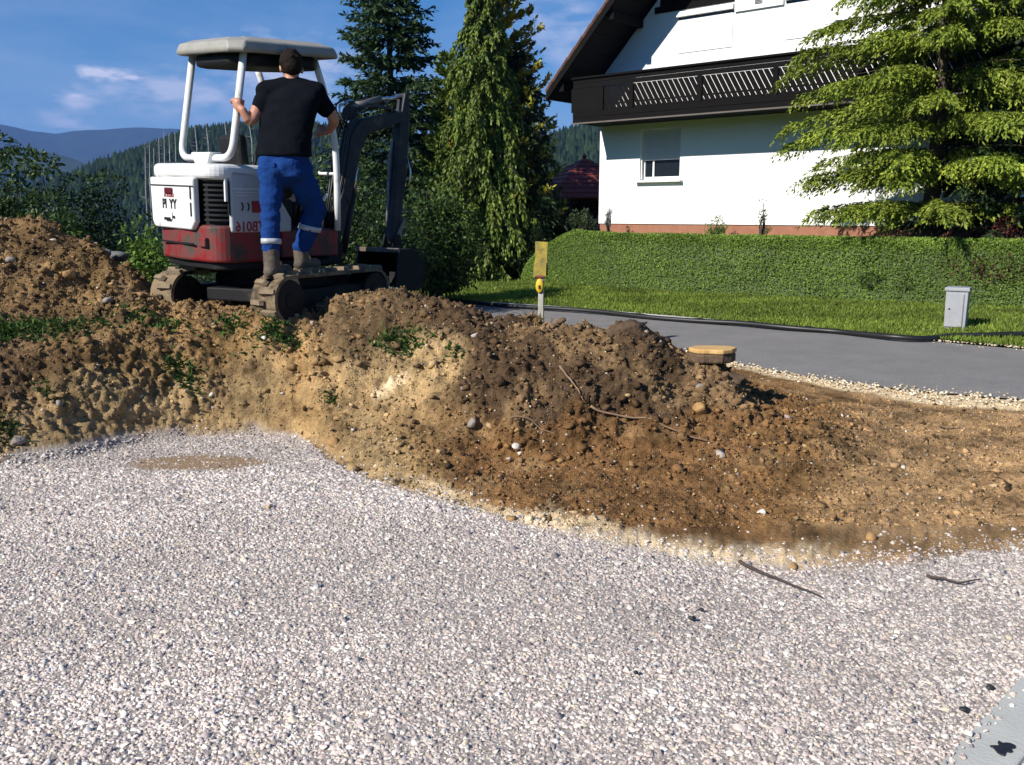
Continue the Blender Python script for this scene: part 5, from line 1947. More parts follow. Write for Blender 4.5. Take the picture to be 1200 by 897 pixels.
# bucket: curled in under the arm, opening towards the machine
bp_ = []
for k in range(9):
    a = R(75) - R(205) * k / 8
    bp_.append((1.80 + math.cos(a) * .20, .34 + math.sin(a) * .20))
outer = [(1.56, .56), (1.80, .56)] + bp_ + [(1.50, .17)]
inner_ = [(1.51, .195)] + [(1.80 + (y - 1.80) * .88, .34 + (z - .34) * .88) for y, z in bp_[::-1]] + [(1.80, .535), (1.56, .535)]
bk = MB().prism(outer + inner_, -.27, .27, 'x')
bk = dig(bk, "bucket", m_blk, ex, .004)
sidep = [(1.56, .56), (1.80, .56)] + bp_ + [(1.50, .17)]
for sgn in (1, -1):
    dig(MB().prism(sidep, sgn * .272, sgn * .286, 'x'), "bucket_side", m_blk, bk, .003)
dig(MB().box((0, 1.555, .55), (.60, .03, .045)), "bucket_lip", m_steel, bk, .004)
for k in range(4):
    dig(MB().prism([(1.51, .205), (1.50, .165), (1.40, .175)], -.24 + k * .16 - .025, -.24 + k * .16 + .025, 'x'), "bucket_tooth", m_steel, bk, .003)
dig(MB().prism([(1.72, .56), (1.88, .56), (1.84, .70), (1.76, .70)], -.085, -.065, 'x').prism([(1.72, .56), (1.88, .56), (1.84, .70), (1.76, .70)], .065, .085, 'x'), "bucket_ear", m_blk, bk, .004)
# ================================================================== THE MAN ON THE TRACK
print("person")
EXM = Matrix.Translation(EX_O) @ Matrix.Rotation(-EX_TH, 4, 'Z')
UPW = EXM @ ROLL
m_skin = mk("skin", (.50, .24, .15), (.42, .19, .12), 9, .5, bump=.08, bscale=60)
m_hair = mk("dark_hair", (.022, .015, .011), (.006, .005, .004), 40, .8, spec=.1, bump=.8, bscale=90)
m_tee = mk("black_cotton", (.0065, .008, .012), (.0045, .0055, .008), 12, .95, spec=.05, bump=.25, bscale=60)
m_jean = mk("blue_workwear", (.012, .050, .205), (.008, .034, .145), 9, .95, spec=.1, bump=.35, bscale=70)
m_refl = mk("reflective_tape", (.46, .48, .50), (.38, .40, .42), 20, .45, bump=.1)
m_boot = mk("muddy_boot", (.045, .038, .032), (.13, .105, .075), 9, .85, bump=.4)


def limb(mb, pts, rad, flat=1.0, side=Vector((1, 0, 0)), n=14):
    """rounded tapering tube; cross-section radius rad along 'side', rad*flat across"""
    pts = [Vector(p) for p in pts]
    rad = list(rad)
    P, Q = [], []
    for i in range(len(pts) - 1):
        L = (pts[i + 1] - pts[i]).length
        m = max(2, int(L / .03))
        for k in range(m):
            t = k / m
            P.append(pts[i].lerp(pts[i + 1], t)); Q.append(rad[i] * (1 - t) + rad[i + 1] * t)
    P.append(pts[-1]); Q.append(rad[-1])
    # soften the joints
    for _ in range(2):
        P = [P[0]] + [(P[i - 1] + P[i] * 2 + P[i + 1]) / 4 for i in range(1, len(P) - 1)] + [P[-1]]
        Q = [Q[0]] + [(Q[i - 1] + Q[i] * 2 + Q[i + 1]) / 4 for i in range(1, len(Q) - 1)] + [Q[-1]]
    d0, d1 = (P[0] - P[1]).normalized(), (P[-1] - P[-2]).normalized()
    caps0 = [(P[0] + d0 * Q[0] * math.sin(a) * .9, Q[0] * math.cos(a)) for a in (1.45, 1.1, .7, .35)]
    caps1 = [(P[-1] + d1 * Q[-1] * math.sin(a) * .9, Q[-1] * math.cos(a)) for a in (.35, .7, 1.1, 1.45)]
    PP = [c[0] for c in caps0] + P + [c[0] for c in caps1]
    QQ = [c[1] for c in caps0] + Q + [c[1] for c in caps1]
    vs, fs = [], []
    for i, p in enumerate(PP):
        t = (PP[min(i + 1, len(PP) - 1)] - PP[max(i - 1, 0)]).normalized()
        a = (side - t * side.dot(t))
        if a.length < .05:
            a = Vector((0, 1, 0)) - t * t.y
        a.normalize()
        b = t.cross(a)
        for k in range(n):
            an = 2 * PI * k / n
            vs.append(p + a * math.cos(an) * QQ[i] + b * math.sin(an) * QQ[i] * flat)
    for i in range(len(PP) - 1):
        for k in range(n):
            fs.append((i * n + k, i * n + (k + 1) % n, (i + 1) * n + (k + 1) % n, (i + 1) * n + k))
    fs.append(tuple(range(n))[::-1])
    fs.append(tuple((len(PP) - 1) * n + k for k in range(n)))
    mb.add(vs, fs)


def blob(mb, name, mat, parent, off, voxel=.008, smooth=4, wr=0.0, wscale=14):
    me = mb.mesh(name + "_tmp")
    ob = bpy.data.objects.new("tmp", me)
    COL.objects.link(ob)
    md = ob.modifiers.new("r", 'REMESH')
    md.mode = 'VOXEL'
    md.voxel_size = voxel
    sm = ob.modifiers.new("s", 'SMOOTH')
    sm.factor = .5
    sm.iterations = smooth
    dg = bpy.context.evaluated_depsgraph_get()
    m2 = bpy.data.meshes.new_from_object(ob.evaluated_get(dg))
    bpy.data.objects.remove(ob)
    n = len(m2.vertices)
    co = np.empty(n * 3); m2.vertices.foreach_get("co", co); co = co.reshape(-1, 3)
    if wr:
        no = np.empty(n * 3); m2.vertices.foreach_get("normal", no); no = no.reshape(-1, 3)
        w = fbm3(co[:, 0] * wscale, co[:, 1] * wscale, co[:, 2] * wscale * 1.7, 3, 5)
        w2 = .25 - np.abs(fbm3(co[:, 0] * wscale * .8 + co[:, 2] * 6, co[:, 1] * wscale * .8, co[:, 2] * wscale * 1.1, 2, 9))
        co = co + no * ((w + w2) * wr)[:, None]
    co = co - np.array(off)[None]
    m2.vertices.foreach_set("co", co.ravel())
    m2.materials.clear()
    o = link(name, m2, mat, parent, True)
    return o


S_ = Vector((1, -.2, 0)).normalized()
MB0 = W(337, 325, 6.72)
man = empty("person", (MB0.x, MB0.y, 1.05), 0, "man in black t-shirt and blue trousers standing on the excavator's track, back turned", "person")
OFF = (MB0.x, MB0.y, 1.05)
J = dict(head=W(341, 79.5, 6.78), neck=W(341, 95, 6.77), shl=W(311, 109, 6.72), shr=W(371, 110, 6.80), chest=W(340, 125, 6.72), waist=W(335, 160, 6.68), pel=W(333, 186, 6.64),
         hl=W(319, 198, 6.62), hr=W(347, 199, 6.68), kl=W(317, 250, 6.58), al=W(318, 303, 6.56), kr=W(370, 245, 6.84), ar=W(353, 297, 6.86),
         el=W(293, 146, 6.62), er=W(393, 141, 6.86))
# the post he holds, in world space
post_c = UPW @ Vector((.508, -.517, 1.60))
post_a = (UPW @ Vector((.535, -.46, 2.0)) - UPW @ Vector((.485, -.56, 1.235))).normalized()
wl_ = post_c + Vector((.058, -.062, -.035))
hand_r = W(377, 154, 7.0)
wr_ = W(386, 153, 6.95)

body = MB()
limb(body, [J['pel'] + Vector((0, 0, .02)), J['waist'], J['chest'], J['neck'] + Vector((0, 0, -.05))], [.135, .13, .155, .08], .62, S_)
limb(body, [J['shl'], J['neck'] + Vector((0, 0, -.045)), J['shr']], [.062, .07, .062])
limb(body, [J['neck'] + Vector((0, 0, -.05)), J['head'] + Vector((0, 0, -.05))], [.062, .056])
limb(body, [J['shl'], J['el'], wl_], [.054, .042, .027], .95)
limb(body, [J['shr'], J['er'], wr_], [.054, .042, .028], .95)
for a_, b_, c_ in (('hl', 'kl', 'al'), ('hr', 'kr', 'ar')):
    limb(body, [J[a_], J[b_], J[c_]], [.085, .055, .038])
    limb(body, [J[c_], J[c_] + Vector((.03, .07, -.045))], [.034, .030])
limb(body, [J['hl'], J['pel'], J['hr']], [.085, .09, .085])
# head: skull, jaw, nose, ears; looks forward to the right of the camera's view, down at the controls
fwd = Vector((-.40, .88, -.25)).normalized()
rt = fwd.cross(Vector((0, 0, 1))).normalized()
upv = rt.cross(fwd).normalized()
hc = J['head']
HM = Matrix((rt, fwd, upv)).transposed()


def hp_(x, y, z):
    return hc + HM @ Vector((x, y, z))


def ell(mb, c, rx, ry, rz_):
    m = MB().sphere((0, 0, 0), 1, 20, 14)
    mb.add([Vector(c) + HM @ Vector((v[0] * rx, v[1] * ry, v[2] * rz_)) for v in m.v], m.f, True)


ell(body, hp_(0, -.008, .018), .073, .093, .092)
ell(body, hp_(0, .035, -.055), .052, .058, .060)
ell(body, hp_(0, .092, -.022), .013, .022, .020)
ell(body, hp_(0, .080, .002), .010, .016, .026)
ell(body, hp_(0, .082, -.062), .024, .012, .009)
for sx in (-1, 1):
    ell(body, hp_(sx * .077, .0, -.012), .012, .020, .032)
    ell(body, hp_(sx * .034, .078, .012), .020, .010, .008)


def hand(mb, wrist, palm_c, axis, around, radius, curl_dir):
    """palm beside a bar of given radius: four fingers wrap round it, thumb the other way"""
    limb(mb, [wrist, palm_c - axis * .012, palm_c + axis * .02], [.026, .036, .038], .62, axis)
    n0 = (palm_c - around)
    n0 = (n0 - axis * n0.dot(axis)).normalized()
    b0 = axis.cross(n0).normalized() * curl_dir
    for i, (off_, ln) in enumerate(((.039, 2.5), (.014, 2.75), (-.012, 2.6), (-.036, 2.2))):
        pts = []
        for k in range(6):
            a = .25 + ln * k / 5
            pts.append(around + axis * off_ + (n0 * math.cos(a) + b0 * math.sin(a)) * (radius + .013 - .002 * (k > 3)))
        limb(mb, pts, [.0125, .0125, .012, .0115, .011, .010], 1.0, axis, 8)
    pts = []
    for k in range(5):
        a = -.35 - 1.75 * k / 4
        pts.append(around + axis * (.040 - .006 * k) + (n0 * math.cos(a) + b0 * math.sin(a)) * (radius + .013))
    limb(mb, [palm_c + axis * .01] + pts, [.017, .0145, .014, .013, .012, .011], 1.0, axis, 8)


pn = Vector((.30, -1.0, 0))
pn = (pn - post_a * pn.dot(post_a)).normalized()
hand(body, wl_ + Vector((0, 0, 0)), post_c + pn * .046, post_a, post_c, .029, 1)
ha = Vector((.2, .1, .97)).normalized()
hand(body, wr_, hand_r, ha, hand_r + Vector((-.02, .04, 0)), .014, -1)
body_o = blob(body, "body", m_skin, man, OFF, .0075, 2)
for sx in (-1, 1):
    e_ = MB()
    ell(e_, hp_(sx * .030, .083, .006), .012, .008, .006)
    e_.xf(Matrix.Translation(-Vector(OFF))).build("eye", m_white, body_o)

hair = MB()
ell(hair, hp_(0, -.016, .026), .084, .100, .096)
ell(hair, hp_(0, -.052, -.012), .066, .058, .062)
ell(hair, hp_(0, .045, .072), .058, .045, .035)
for q in range(60):
    a, b_ = random.uniform(0, 2 * PI), random.uniform(-.2, 1.4)
    x, y, z = math.cos(a) * math.cos(b_) * .074, math.sin(a) * math.cos(b_) * .09 - .016, math.sin(b_) * .088 + .03
    if y > .05 and z < .07:
        continue
    ell(hair, hp_(x, y, z), .015, .019, .012)
blob(hair, "hair", m_hair, man, OFF, .006, 1, .004, 60)

tee = MB()
secs = [(333, 184, 32, 6.655), (333, 170, 31.5, 6.66), (335, 152, 31, 6.68), (338, 132, 33, 6.71), (340, 118, 36, 6.74), (341, 110, 35, 6.76), (341, 102, 27, 6.775), (341, 96, 13, 6.78)]
vs, fs = [], []
nn_ = 28
for (px, py, hw_, Y) in secs:
    c = W(px, py, Y)
    rx_ = hw_ * Y / FPX
    ry_ = {32: .152, 31.5: .145, 31: .134, 33: .138, 36: .142, 35: .125, 27: .092, 13: .068}[hw_]
    for k in range(nn_):
        an = 2 * PI * k / nn_
        cx2 = math.copysign(abs(math.cos(an)) ** .86, math.cos(an))
        vs.append(c + S_ * cx2 * rx_ + Vector((.2, 1, 0)).normalized() * math.sin(an) * ry_)
for i in range(len(secs) - 1):
    for k in range(nn_):
        fs.append((i * nn_ + k, i * nn_ + (k + 1) % nn_, (i + 1) * nn_ + (k + 1) % nn_, (i + 1) * nn_ + k))
fs.append(tuple(range(nn_))[::-1])
fs.append(tuple((len(secs) - 1) * nn_ + k for k in range(nn_)))
tee.add(vs, fs)


def cut_sleeve(mb, a, b_, t, r0, r1):
    e = a.lerp(b_, t)
    d = (b_ - a).normalized()
    limb(mb, [a, e - d * r1 * .8], [r0, r1], 1.0)


limb(tee, [J['shl'] + Vector((0, 0, .004)), J['neck'] + Vector((0, 0, -.045)), J['shr'] + Vector((0, 0, .004))], [.078, .085, .078])
cut_sleeve(tee, J['shl'] + Vector((.02, 0, -.01)), J['el'], .62, .078, .064)
cut_sleeve(tee, J['shr'] + Vector((-.02, 0, -.01)), J['er'], .80, .080, .066)
blob(tee, "t_shirt", m_tee, man, OFF, .009, 4, .010, 9)

tr = MB()
limb(tr, [J['pel'] + Vector((0, 0, .085)), J['pel'] + Vector((0, 0, .0)), J['pel'] + Vector((.0, 0, -.05))], [.160, .175, .17], .72, S_)
limb(tr, [J['hl'] + Vector((0, 0, .02)), J['hl'].lerp(J['kl'], .5), J['kl'], J['kl'].lerp(J['al'], .5), J['al'] + Vector((0, 0, .035))], [.104, .084, .069, .068, .060])
limb(tr, [J['hr'] + Vector((0, 0, .02)), J['hr'].lerp(J['kr'], .5), J['kr'], J['kr'].lerp(J['ar'], .5), J['ar'] + Vector((0, 0, .035))], [.112, .102, .082, .080, .064])
# seat
sphere_c = J['pel'] + Vector((-.055, -.03, -.075))
m = MB().sphere(tuple(sphere_c), .10, 16, 12)
tr.add(m.v, m.f)
m = MB().sphere(tuple(J['pel'] + Vector((.065, -.012, -.075))), .105, 16, 12)
tr.add(m.v, m.f)
trousers = blob(tr, "trousers", m_jean, man, OFF, .009, 4, .016, 11)
# reflective bands round the calves
for (a_, b_, tt, r_, tl_) in (('kl', 'al', .62, .073, .0), ('kr', 'ar', .42, .085, .12)):
    c = J[a_].lerp(J[b_], tt)
    d = (J[a_] - J[b_]).normalized()
    sA = (S_ - d * S_.dot(d)).normalized()
    fA = d.cross(sA)
    rings_, fs = [], []
    n = 26
    for q, (h, rr3) in enumerate(((-.019, r_), (.019, r_), (.019, r_ - .010), (-.019, r_ - .010))):
        for k in range(n):
            an = 2 * PI * k / n
            wob = 1 + .035 * math.sin(3 * an + 1) + .02 * math.sin(7 * an)
            rings_.append(c + d * (h + tl_ * r_ * math.cos(an)) + (sA * math.cos(an) + fA * math.sin(an)) * rr3 * wob)
    for q in range(4):
        for k in range(n):
            fs.append((q * n + k, q * n + (k + 1) % n, ((q + 1) % 4) * n + (k + 1) % n, ((q + 1) % 4) * n + k))
    b2 = MB().add(rings_, fs, True)
    b2.xf(Matrix.Translation(-Vector(OFF))).build("reflective_band", m_refl, trousers)
# stitched back pocket flap and waist band
for k in range(2):
    pk = J['pel'] + Vector((-.075 + .14 * k, -.122 + .018 * k, -.055)) - Vector(OFF)
    MB().box(pk, (.085, .02, .035), Matrix.Rotation(-.2 + .25 * k, 3, 'Z')).build("pocket_flap", m_jean, trousers, .006)
# boots: shaft and foot, toes pointing along the track
fd = Vector((.40, .90, 0)).normalized()
fs_ = fd.cross(Vector((0, 0, 1)))
for an_, gz in (('al', 1.035), ('ar', 1.068)):
    bt = MB()
    a = J[an_]
    heel = Vector((a.x, a.y, gz + .045)) - fd * .03
    toe = heel + fd * .20
    limb(bt, [a + Vector((0, 0, .05)), Vector((a.x, a.y, gz + .07))], [.060, .058])
    limb(bt, [heel, heel + fd * .10, toe], [.046, .050, .045], .92, fs_)
    boot = blob(bt, "boot", m_boot, man, OFF, .008, 3, .004, 30)
    sp_ = []
    for k in range(16):
        an = 2 * PI * k / 16
        sp_.append((heel + fd * .085 + fd * math.cos(an) * .145 + fs_ * math.sin(an) * .052) - Vector(OFF))
    so = MB().add([(v.x, v.y, gz - 1.05 - .006) for v in sp_] + [(v.x, v.y, gz - 1.05 + .022) for v in sp_],
                  [tuple(range(16))[::-1], tuple(range(16, 32))] + [(k, (k + 1) % 16, 16 + (k + 1) % 16, 16 + k) for k in range(16)])
    so.build("sole", m_rub, boot, .004)

# ================================================================== SMALL THINGS
print("small things")


def rock(name, label, cat, pos, size, mat, seed=0, sub=2, flat=.75, sink=.25, group=None, rough=.22, rz=0):
    v, f = (ICO2 if sub == 2 else ICO3)
    rg = np.random.default_rng(seed)
    sc = np.array(size) * (1 + rg.uniform(-.1, .1, 3))
    w = fbm3(v[:, 0] * 1.3 + seed, v[:, 1] * 1.3, v[:, 2] * 1.3, 3, seed)
    v = v * (1 + w[:, None] * rough * 2.2)
    # knock flat facets off
    for _ in range(11):
        d = rg.normal(size=3); d /= np.linalg.norm(d)
        h = v @ d
        lim = .52 + rg.uniform(0, .25)
        v = v - np.where(h > lim, h - lim, 0)[:, None] * d[None]
    v = v * sc
    me = np_mesh(name, v, f)
    o = link(name, me, mat)
    o.location = (pos[0], pos[1], pos[2] + size[2] * (1 - sink * 2))
    o.rotation_euler = (0, 0, rz)
    return tag(o, label, cat, group)


m_wst = mk("pale_limestone", (.70, .66, .58), (.50, .45, .37), 14, .9, bump=.6, bscale=50)
m_gst = mk("grey_stone", (.34, .30, .25), (.20, .17, .14), 10, .9, bump=.6, bscale=50)
m_ost = mk("ochre_stone", (.42, .26, .10), (.28, .15, .06), 10, .95, bump=.7, bscale=45)
m_bst = mk("blue_grey_slab", (.17, .17, .165), (.09, .09, .09), 14, .85, bump=.4)
for (px, py, s, m_, lab, sd) in (
        (249, 467, (.050, .04, .038), m_wst, "chunky white stone at the foot of the cut bank, below the green weeds", 1),
        (165, 466, (.030, .028, .018), m_wst, "small flat white stone halfway up the left bank", 2),
        (14, 307, (.050, .045, .036), m_gst, "whitish rough rock on the spoil heap at the far left", 3),
        (22, 520, (.055, .045, .035), m_gst, "pale grey rock where the left bank meets the gravel", 4),
        (70, 475, (.036, .03, .03), m_gst, "rounded grey stone in the middle of the left bank", 5),
        (820, 484, (.060, .05, .055), m_ost, "large round ochre lump on the right slope of the mound", 6),
        (553, 502, (.034, .03, .04), m_gst, "grey white stone set in the dark centre of the mound", 7),
        (391, 520, (.055, .045, .045), m_ost, "brown clod lying where the cut bank meets the gravel", 8),
        (511, 350, (.036, .03, .025), m_wst, "white stone on the mound's crest right of the excavator bucket", 9),
        (134, 332, (.024, .022, .018), m_wst, "small white stone on the spoil heap's slope in front of the track", 10),
        (1020, 633, (.045, .035, .030), m_ost, "ochre clod on the sandy strip at the gravel's right edge", 11),
        (893, 602, (.035, .03, .02), m_wst, "pale stone in the orange dirt above the sandy strip", 12),
        (605, 528, (.03, .026, .028), m_wst, "bright pebble low on the dark face of the mound", 13),
        (820, 455, (.04, .04, .03), m_gst, "grey brown stone under the timber block on the mound", 14),
        (80, 325, (.060, .045, .055), m_ost, "ochre boulder beside the dark hollow of the spoil heap", 15),
        (125, 355, (.06, .05, .035), m_gst, "flat greyish rock at the lower edge of the spoil heap", 16),
        (930, 665, (.03, .026, .012), m_ost, "orange crumb of brick coloured soil lying on the gravel", 17),
        (310, 397, (.028, .024, .02), m_wst, "white stone at the lip of the bank below the near track", 18)):
    p = hit(px, py)
    rock("rock", lab, "rock", p, s, m_, sd, sink=.36, rz=sd)
for px, py, Y, s, lab, sd in ((118, 292, 7.9, (.16, .12, .10), "blue grey stone slab behind the spoil heap, left one of two", 21), (140, 297, 7.8, (.10, .1, .08), "blue grey stone slab behind the spoil heap, right one of two", 22)):
    p = W(px, py, Y)
    rock("stone_slab", lab, "stone slab", (p.x, p.y, p.z - s[2] * 1.3), (s[0] * 1.1, s[1], s[2] * .8), m_bst, sd, sink=.0, rough=.5, group="blue grey slabs behind the heap")

# bigger lumps of spoil in the mound and the heap
n = 420
a = RNG.uniform(-.56, .32, n)
i0 = np.searchsorted(ag, a)
jj = (nyy * RNG.uniform(.2, .86, n)).astype(int)
X, Y, Z0 = Xg[i0, jj], Yg[i0, jj], Zg[i0, jj]
keep = (gravel_mask(X, Y) < .2) & (Z0 > .12) & (np.hypot(X + 1.9, Y - 7.2) > .9)
i0, jj, X, Y, Z0 = i0[keep], jj[keep], X[keep], Y[keep], Z0[keep]
P = np.stack([VX[i0, jj], VY[i0, jj], VZ[i0, jj] + .008], -1)
Cc = soil_color(X, Y, Z0) * RNG.uniform(.65, 1.3, (len(P), 1))
o = build_np("soil_lumps", [lumps(P, RNG.uniform(.014, .036, len(P)), Cc, ICO2, .30, .7)], MATS["clod"])
tag(o, "larger lumps of clotted soil scattered over the mound and heap", "soil lumps", kind="stuff")

# weeds and grass tufts
m_weed = mk_attr("weed_leaf", rough=.6, spec=.25, noise_amt=0, transl=.3)


def weeds(lab, spots, n, hgt, seed, group=None, spread=.10, cols_=((.055, .115, .022), (.08, .15, .03), (.035, .075, .018))):
    rg = np.random.default_rng(seed)
    base = hit(*spots[0])
    Ps = []
    for s in spots:
        q = hit(*s)
        m = n // len(spots)
        a = rg.normal(0, spread, (m, 2))
        X, Y = q.x + a[:, 0], q.y + a[:, 1] * .6
        Ps.append(np.stack([X, Y, surf(X, Y) - .005], -1))
    P = np.concatenate(Ps)
    m = len(P)
    D = np.stack([rg.normal(0, .85, m), rg.normal(-.35, .7, m), np.abs(rg.normal(.55, .35, m))], -1)
    cc = np.array(cols_)[rg.integers(0, len(cols_), m)] * rg.uniform(.7, 1.3, (m, 1))
    off = np.array(base)
    c1 = cards(P, D, rg.normal(size=(m, 3)), hgt * rg.uniform(.35, 1.1, m), rg.uniform(.010, .022, m), cc, .15)
    root = build_np("weed_clump", [c1], m_weed, None, off=off)
    root.location = base
    return tag(root, lab, "weeds", group, kind="stuff")


G_ = "weed clumps on the dug bank"
weeds("wide patch of short grass at the far left on top of the bank", [(8, 388), (30, 385), (55, 384), (12, 396), (75, 383)], 950, .07, 1, G_, .11)
weeds("grass patch on the bank top, below the excavator's far track", [(180, 378), (165, 372), (198, 382)], 420, .07, 2, G_, .08)
weeds("small weed tuft on the bank top between two larger grass patches", [(110, 376), (122, 382)], 160, .06, 3, G_, .07)
weeds("dense grass patch on the bank top in front of the near track's rear", [(325, 392), (335, 390), (312, 396)], 420, .07, 4, G_, .07)
weeds("grass tuft on the bank top left of the patch by the near track", [(268, 378), (275, 384)], 200, .07, 5, G_, .06)
weeds("dark green weeds growing down the cut bank above the white stone", [(205, 428), (218, 442), (235, 455), (226, 462), (212, 436)], 460, .075, 6, G_, .05, ((.04, .085, .018), (.055, .11, .022)))
weeds("little weed in the tan face left of the pale seam", [(388, 470), (382, 462)], 90, .05, 7, G_, .03)
weeds("green patch on top of the pale seam, left on the mound", [(470, 402), (455, 398), (490, 408)], 360, .07, 8, G_, .07)
weeds("dark tuft on the mound right of the green patch over the seam", [(535, 418), (528, 412)], 110, .05, 9, G_, .04)
weeds("dark weeds at the left foot of the bank beside the pale grey rock", [(12, 508), (5, 500)], 180, .07, 10, G_, .07, ((.03, .06, .015), (.045, .08, .02)))
weeds("sparse weeds in the brown face of the left bank", [(52, 458), (60, 464)], 90, .05, 11, G_, .04)
weeds("grass blades behind the white stone on the mound's crest", [(503, 349), (497, 346)], 80, .08, 12, G_, .04)
weeds("dry straw tuft on the crest at the foot of the yellow marker post", [(620, 374), (628, 378)], 90, .10, 13, G_, .04, ((.30, .20, .09), (.22, .15, .06)))

# roots and twigs
m_root = mk("root_bark", (.30, .20, .12), (.16, .10, .06), 20, .9)
m_twig = mk("dark_twig", (.075, .055, .045), (.04, .03, .025), 20, .9)


def strand(name, lab, cat, pts, r, mat, lift=.012, sub=8):
    w = [hit(*p) for p in pts]
    q = []
    for i in range(len(w) - 1):
        for k in range(sub):
            t = k / sub
            p = w[i].lerp(w[i + 1], t)
            z = float(surf(p.x, p.y))
            q.append(Vector((p.x, p.y, max(z, p.z if i == -1 else z) + lift + random.uniform(-.003, .006))))
    q.append(w[-1] + Vector((0, 0, lift)))
    for _ in range(2):
        q = [q[0]] + [(q[i - 1] + q[i] * 2 + q[i + 1]) / 4 for i in range(1, len(q) - 1)] + [q[-1]]
    b = q[0].copy()
    n = len(q)
    o = MB().tube([p - b for p in q], [r * (1 - .65 * i / n) for i in range(n)], 6).build(name, mat)
    o.location = b
    return tag(o, lab, cat)


strand("root", "long thin pale root lying across the right slope of the mound", "root", [(692, 484), (740, 496), (790, 510), (832, 522)], .008, m_root, .022)
strand("root", "short curved pale root hanging down the upper face of the mound", "root", [(656, 434), (668, 448), (678, 462), (683, 474)], .008, m_root, .022)
strand("root", "fine dark root in the middle of the mound's dark face", "root", [(596, 495), (625, 500), (650, 515)], .005, m_root, .018)
strand("twig", "straight dark twig lying on the gravel below the sandy strip", "twig", [(866, 664), (895, 677), (930, 692), (962, 704)], .008, m_twig, .016)
strand("twig", "short dark twig on the gravel at the right, near the dirt edge", "twig", [(1085, 680), (1105, 683), (1125, 688), (1148, 684)], .007, m_twig, .016)
strand("twig", "small dark stick on the flat dirt right of the mound", "twig", [(1102, 503), (1112, 505), (1125, 504)], .006, m_twig, .012)
m_scrap = mk("black_scrap", (.018, .018, .022), (.03, .028, .03), 20, .6, bump=.4)
for (px, py, s, lab, sd) in ((810, 730, .020, "small black scrap on the gravel, left of two close together", 1), (822, 720, .018, "small black scrap on the gravel, right of two close together", 2),
                             (1160, 811, .017, "black scrap on the gravel beside the concrete slab", 3), (745, 793, .013, "tiny dark scrap on the gravel in the lower middle", 4),
                             (1128, 838, .020, "greyish dark scrap on the gravel left of the concrete slab", 5)):
    p = hit(px, py)
    rock("scrap", lab, "scrap", (p.x, p.y, p.z + .008), (s, s * .8, s * .45), m_scrap, 30 + sd, sink=0, rough=.5)

# timber block on the mound
m_cut = mk("fresh_sawn_wood", (.62, .40, .16), (.50, .29, .10), 5, .85, bump=.3, stretch=(1, 6, 1))
m_brk = mk("rough_bark", (.16, .10, .055), (.07, .045, .03), 14, .95, bump=.9, bscale=30)
pa, pb_ = W(806, 428, 6.0), W(861, 428, 6.0)
cx_ = (pa + pb_) / 2
gz_ = W(830, 440, 6.02).z
top_z = W(830, 410, 5.98).z
Lk = (pb_ - pa).length
blk = empty("timber_block", (cx_.x, cx_.y, top_z - .085), R(4), "sawn wood block with bright cut top and bark side on the mound's right shoulder", "wood block")
hgt = .085
pr = [((Lk / 2) * math.cos(a) * (1 + .05 * math.sin(3 * a + 1) + .03 * math.sin(7 * a)), .11 * math.sin(a) * (1 + .10 * math.sin(4 * a) + .05 * math.sin(9 * a + 2))) for a in np.linspace(0, 2 * PI, 25)[:-1]]
MB().prism(pr, 0, hgt - .022, 'z').build("bark", m_brk, blk, .012)
MB().prism([(x * (1.01 + .02 * math.sin(9 * x)), y * (1.02 + .06 * math.sin(17 * x))) for x, y in pr], hgt - .020, hgt + .012, 'z').build("cut_face", m_cut, blk, .008)
rock("soil_block", "lump of dark soil carrying the sawn wood block", "soil block", (cx_.x, cx_.y + .02, top_z - .085 - .30), (.27, .20, .155), mk("soil_lump", tuple(C_BROWN * 1.2), tuple(C_DARK), 16, .95, bump=1, bscale=40), 8, 3, sink=0, rough=.35)
# steep clod in front, seen as a block of soil on the crest
p = W(733, 392, 5.95)
rock("soil_block", "square edged block of dark soil standing on the crest left of the timber block", "soil block", (p.x, p.y, p.z - .09), (.15, .12, .10), mk("soil_block", tuple(C_BROWN * 1.1), tuple(C_DARK), 16, .95, bump=1, bscale=40), 5, 3, sink=0, rough=.3)

# yellow marker post by the road
print("marker post")
m_yel = mk("faded_yellow", (.46, .34, .035), (.20, .17, .045), 12, .8, bump=.3, dirt=(.10, .09, .05), dirt_amt=.3, dirt_scale=14)
m_yel2 = mk("bright_yellow", (.68, .46, .025), (.55, .36, .02), 8, .6)
m_pw = mk("peeling_white", (.50, .49, .44), (.30, .28, .22), 14, .8, bump=.4)
YP = 7.55
pb = W(634, 372, YP)
k_ = YP / FPX
mp = empty("marker_post", (pb.x, pb.y, float(ground_z(pb.x, pb.y))), R(-12), "weathered marker post with a faded yellow board, at the roadside behind the mound", "marker post")
z0_ = float(ground_z(pb.x, pb.y))


def zz_(py):
    return W(634, py, YP).z - z0_


MB().prism([(-.024, 0), (.024, 0), (.022, zz_(326) ), (-.022, zz_(326))], -.02, .02, 'y').build("post", m_pw, mp, .004)
pl = [(-.062, zz_(326)), (-.030, zz_(329)), (.036, zz_(325)), (.058, zz_(322)), (.052, zz_(300)), (.058, zz_(284)), (-.052, zz_(283)), (-.050, zz_(303)), (-.064, zz_(312))]
bd_ = MB().prism(pl, -.012, .012, 'y').build("board", m_yel, mp, .003)
MB().prism([(-.064, zz_(325)), (.046, zz_(324)), (.05, zz_(308)), (-.058, zz_(308))], -.034, -.013, 'y').build("lower_board", m_yel, mp, .003)
MB().box((-.005, -.036, zz_(324)), (.07, .006, .016)).build("red_stripe", mk("dull_red", (.22, .05, .03), None, 8, .8), mp)
cap_ = MB().sphere((-.008, -.028, zz_(335)), .046, 14, 10, (.78, .42, 1.35)).build("cap", m_yel2, mp)
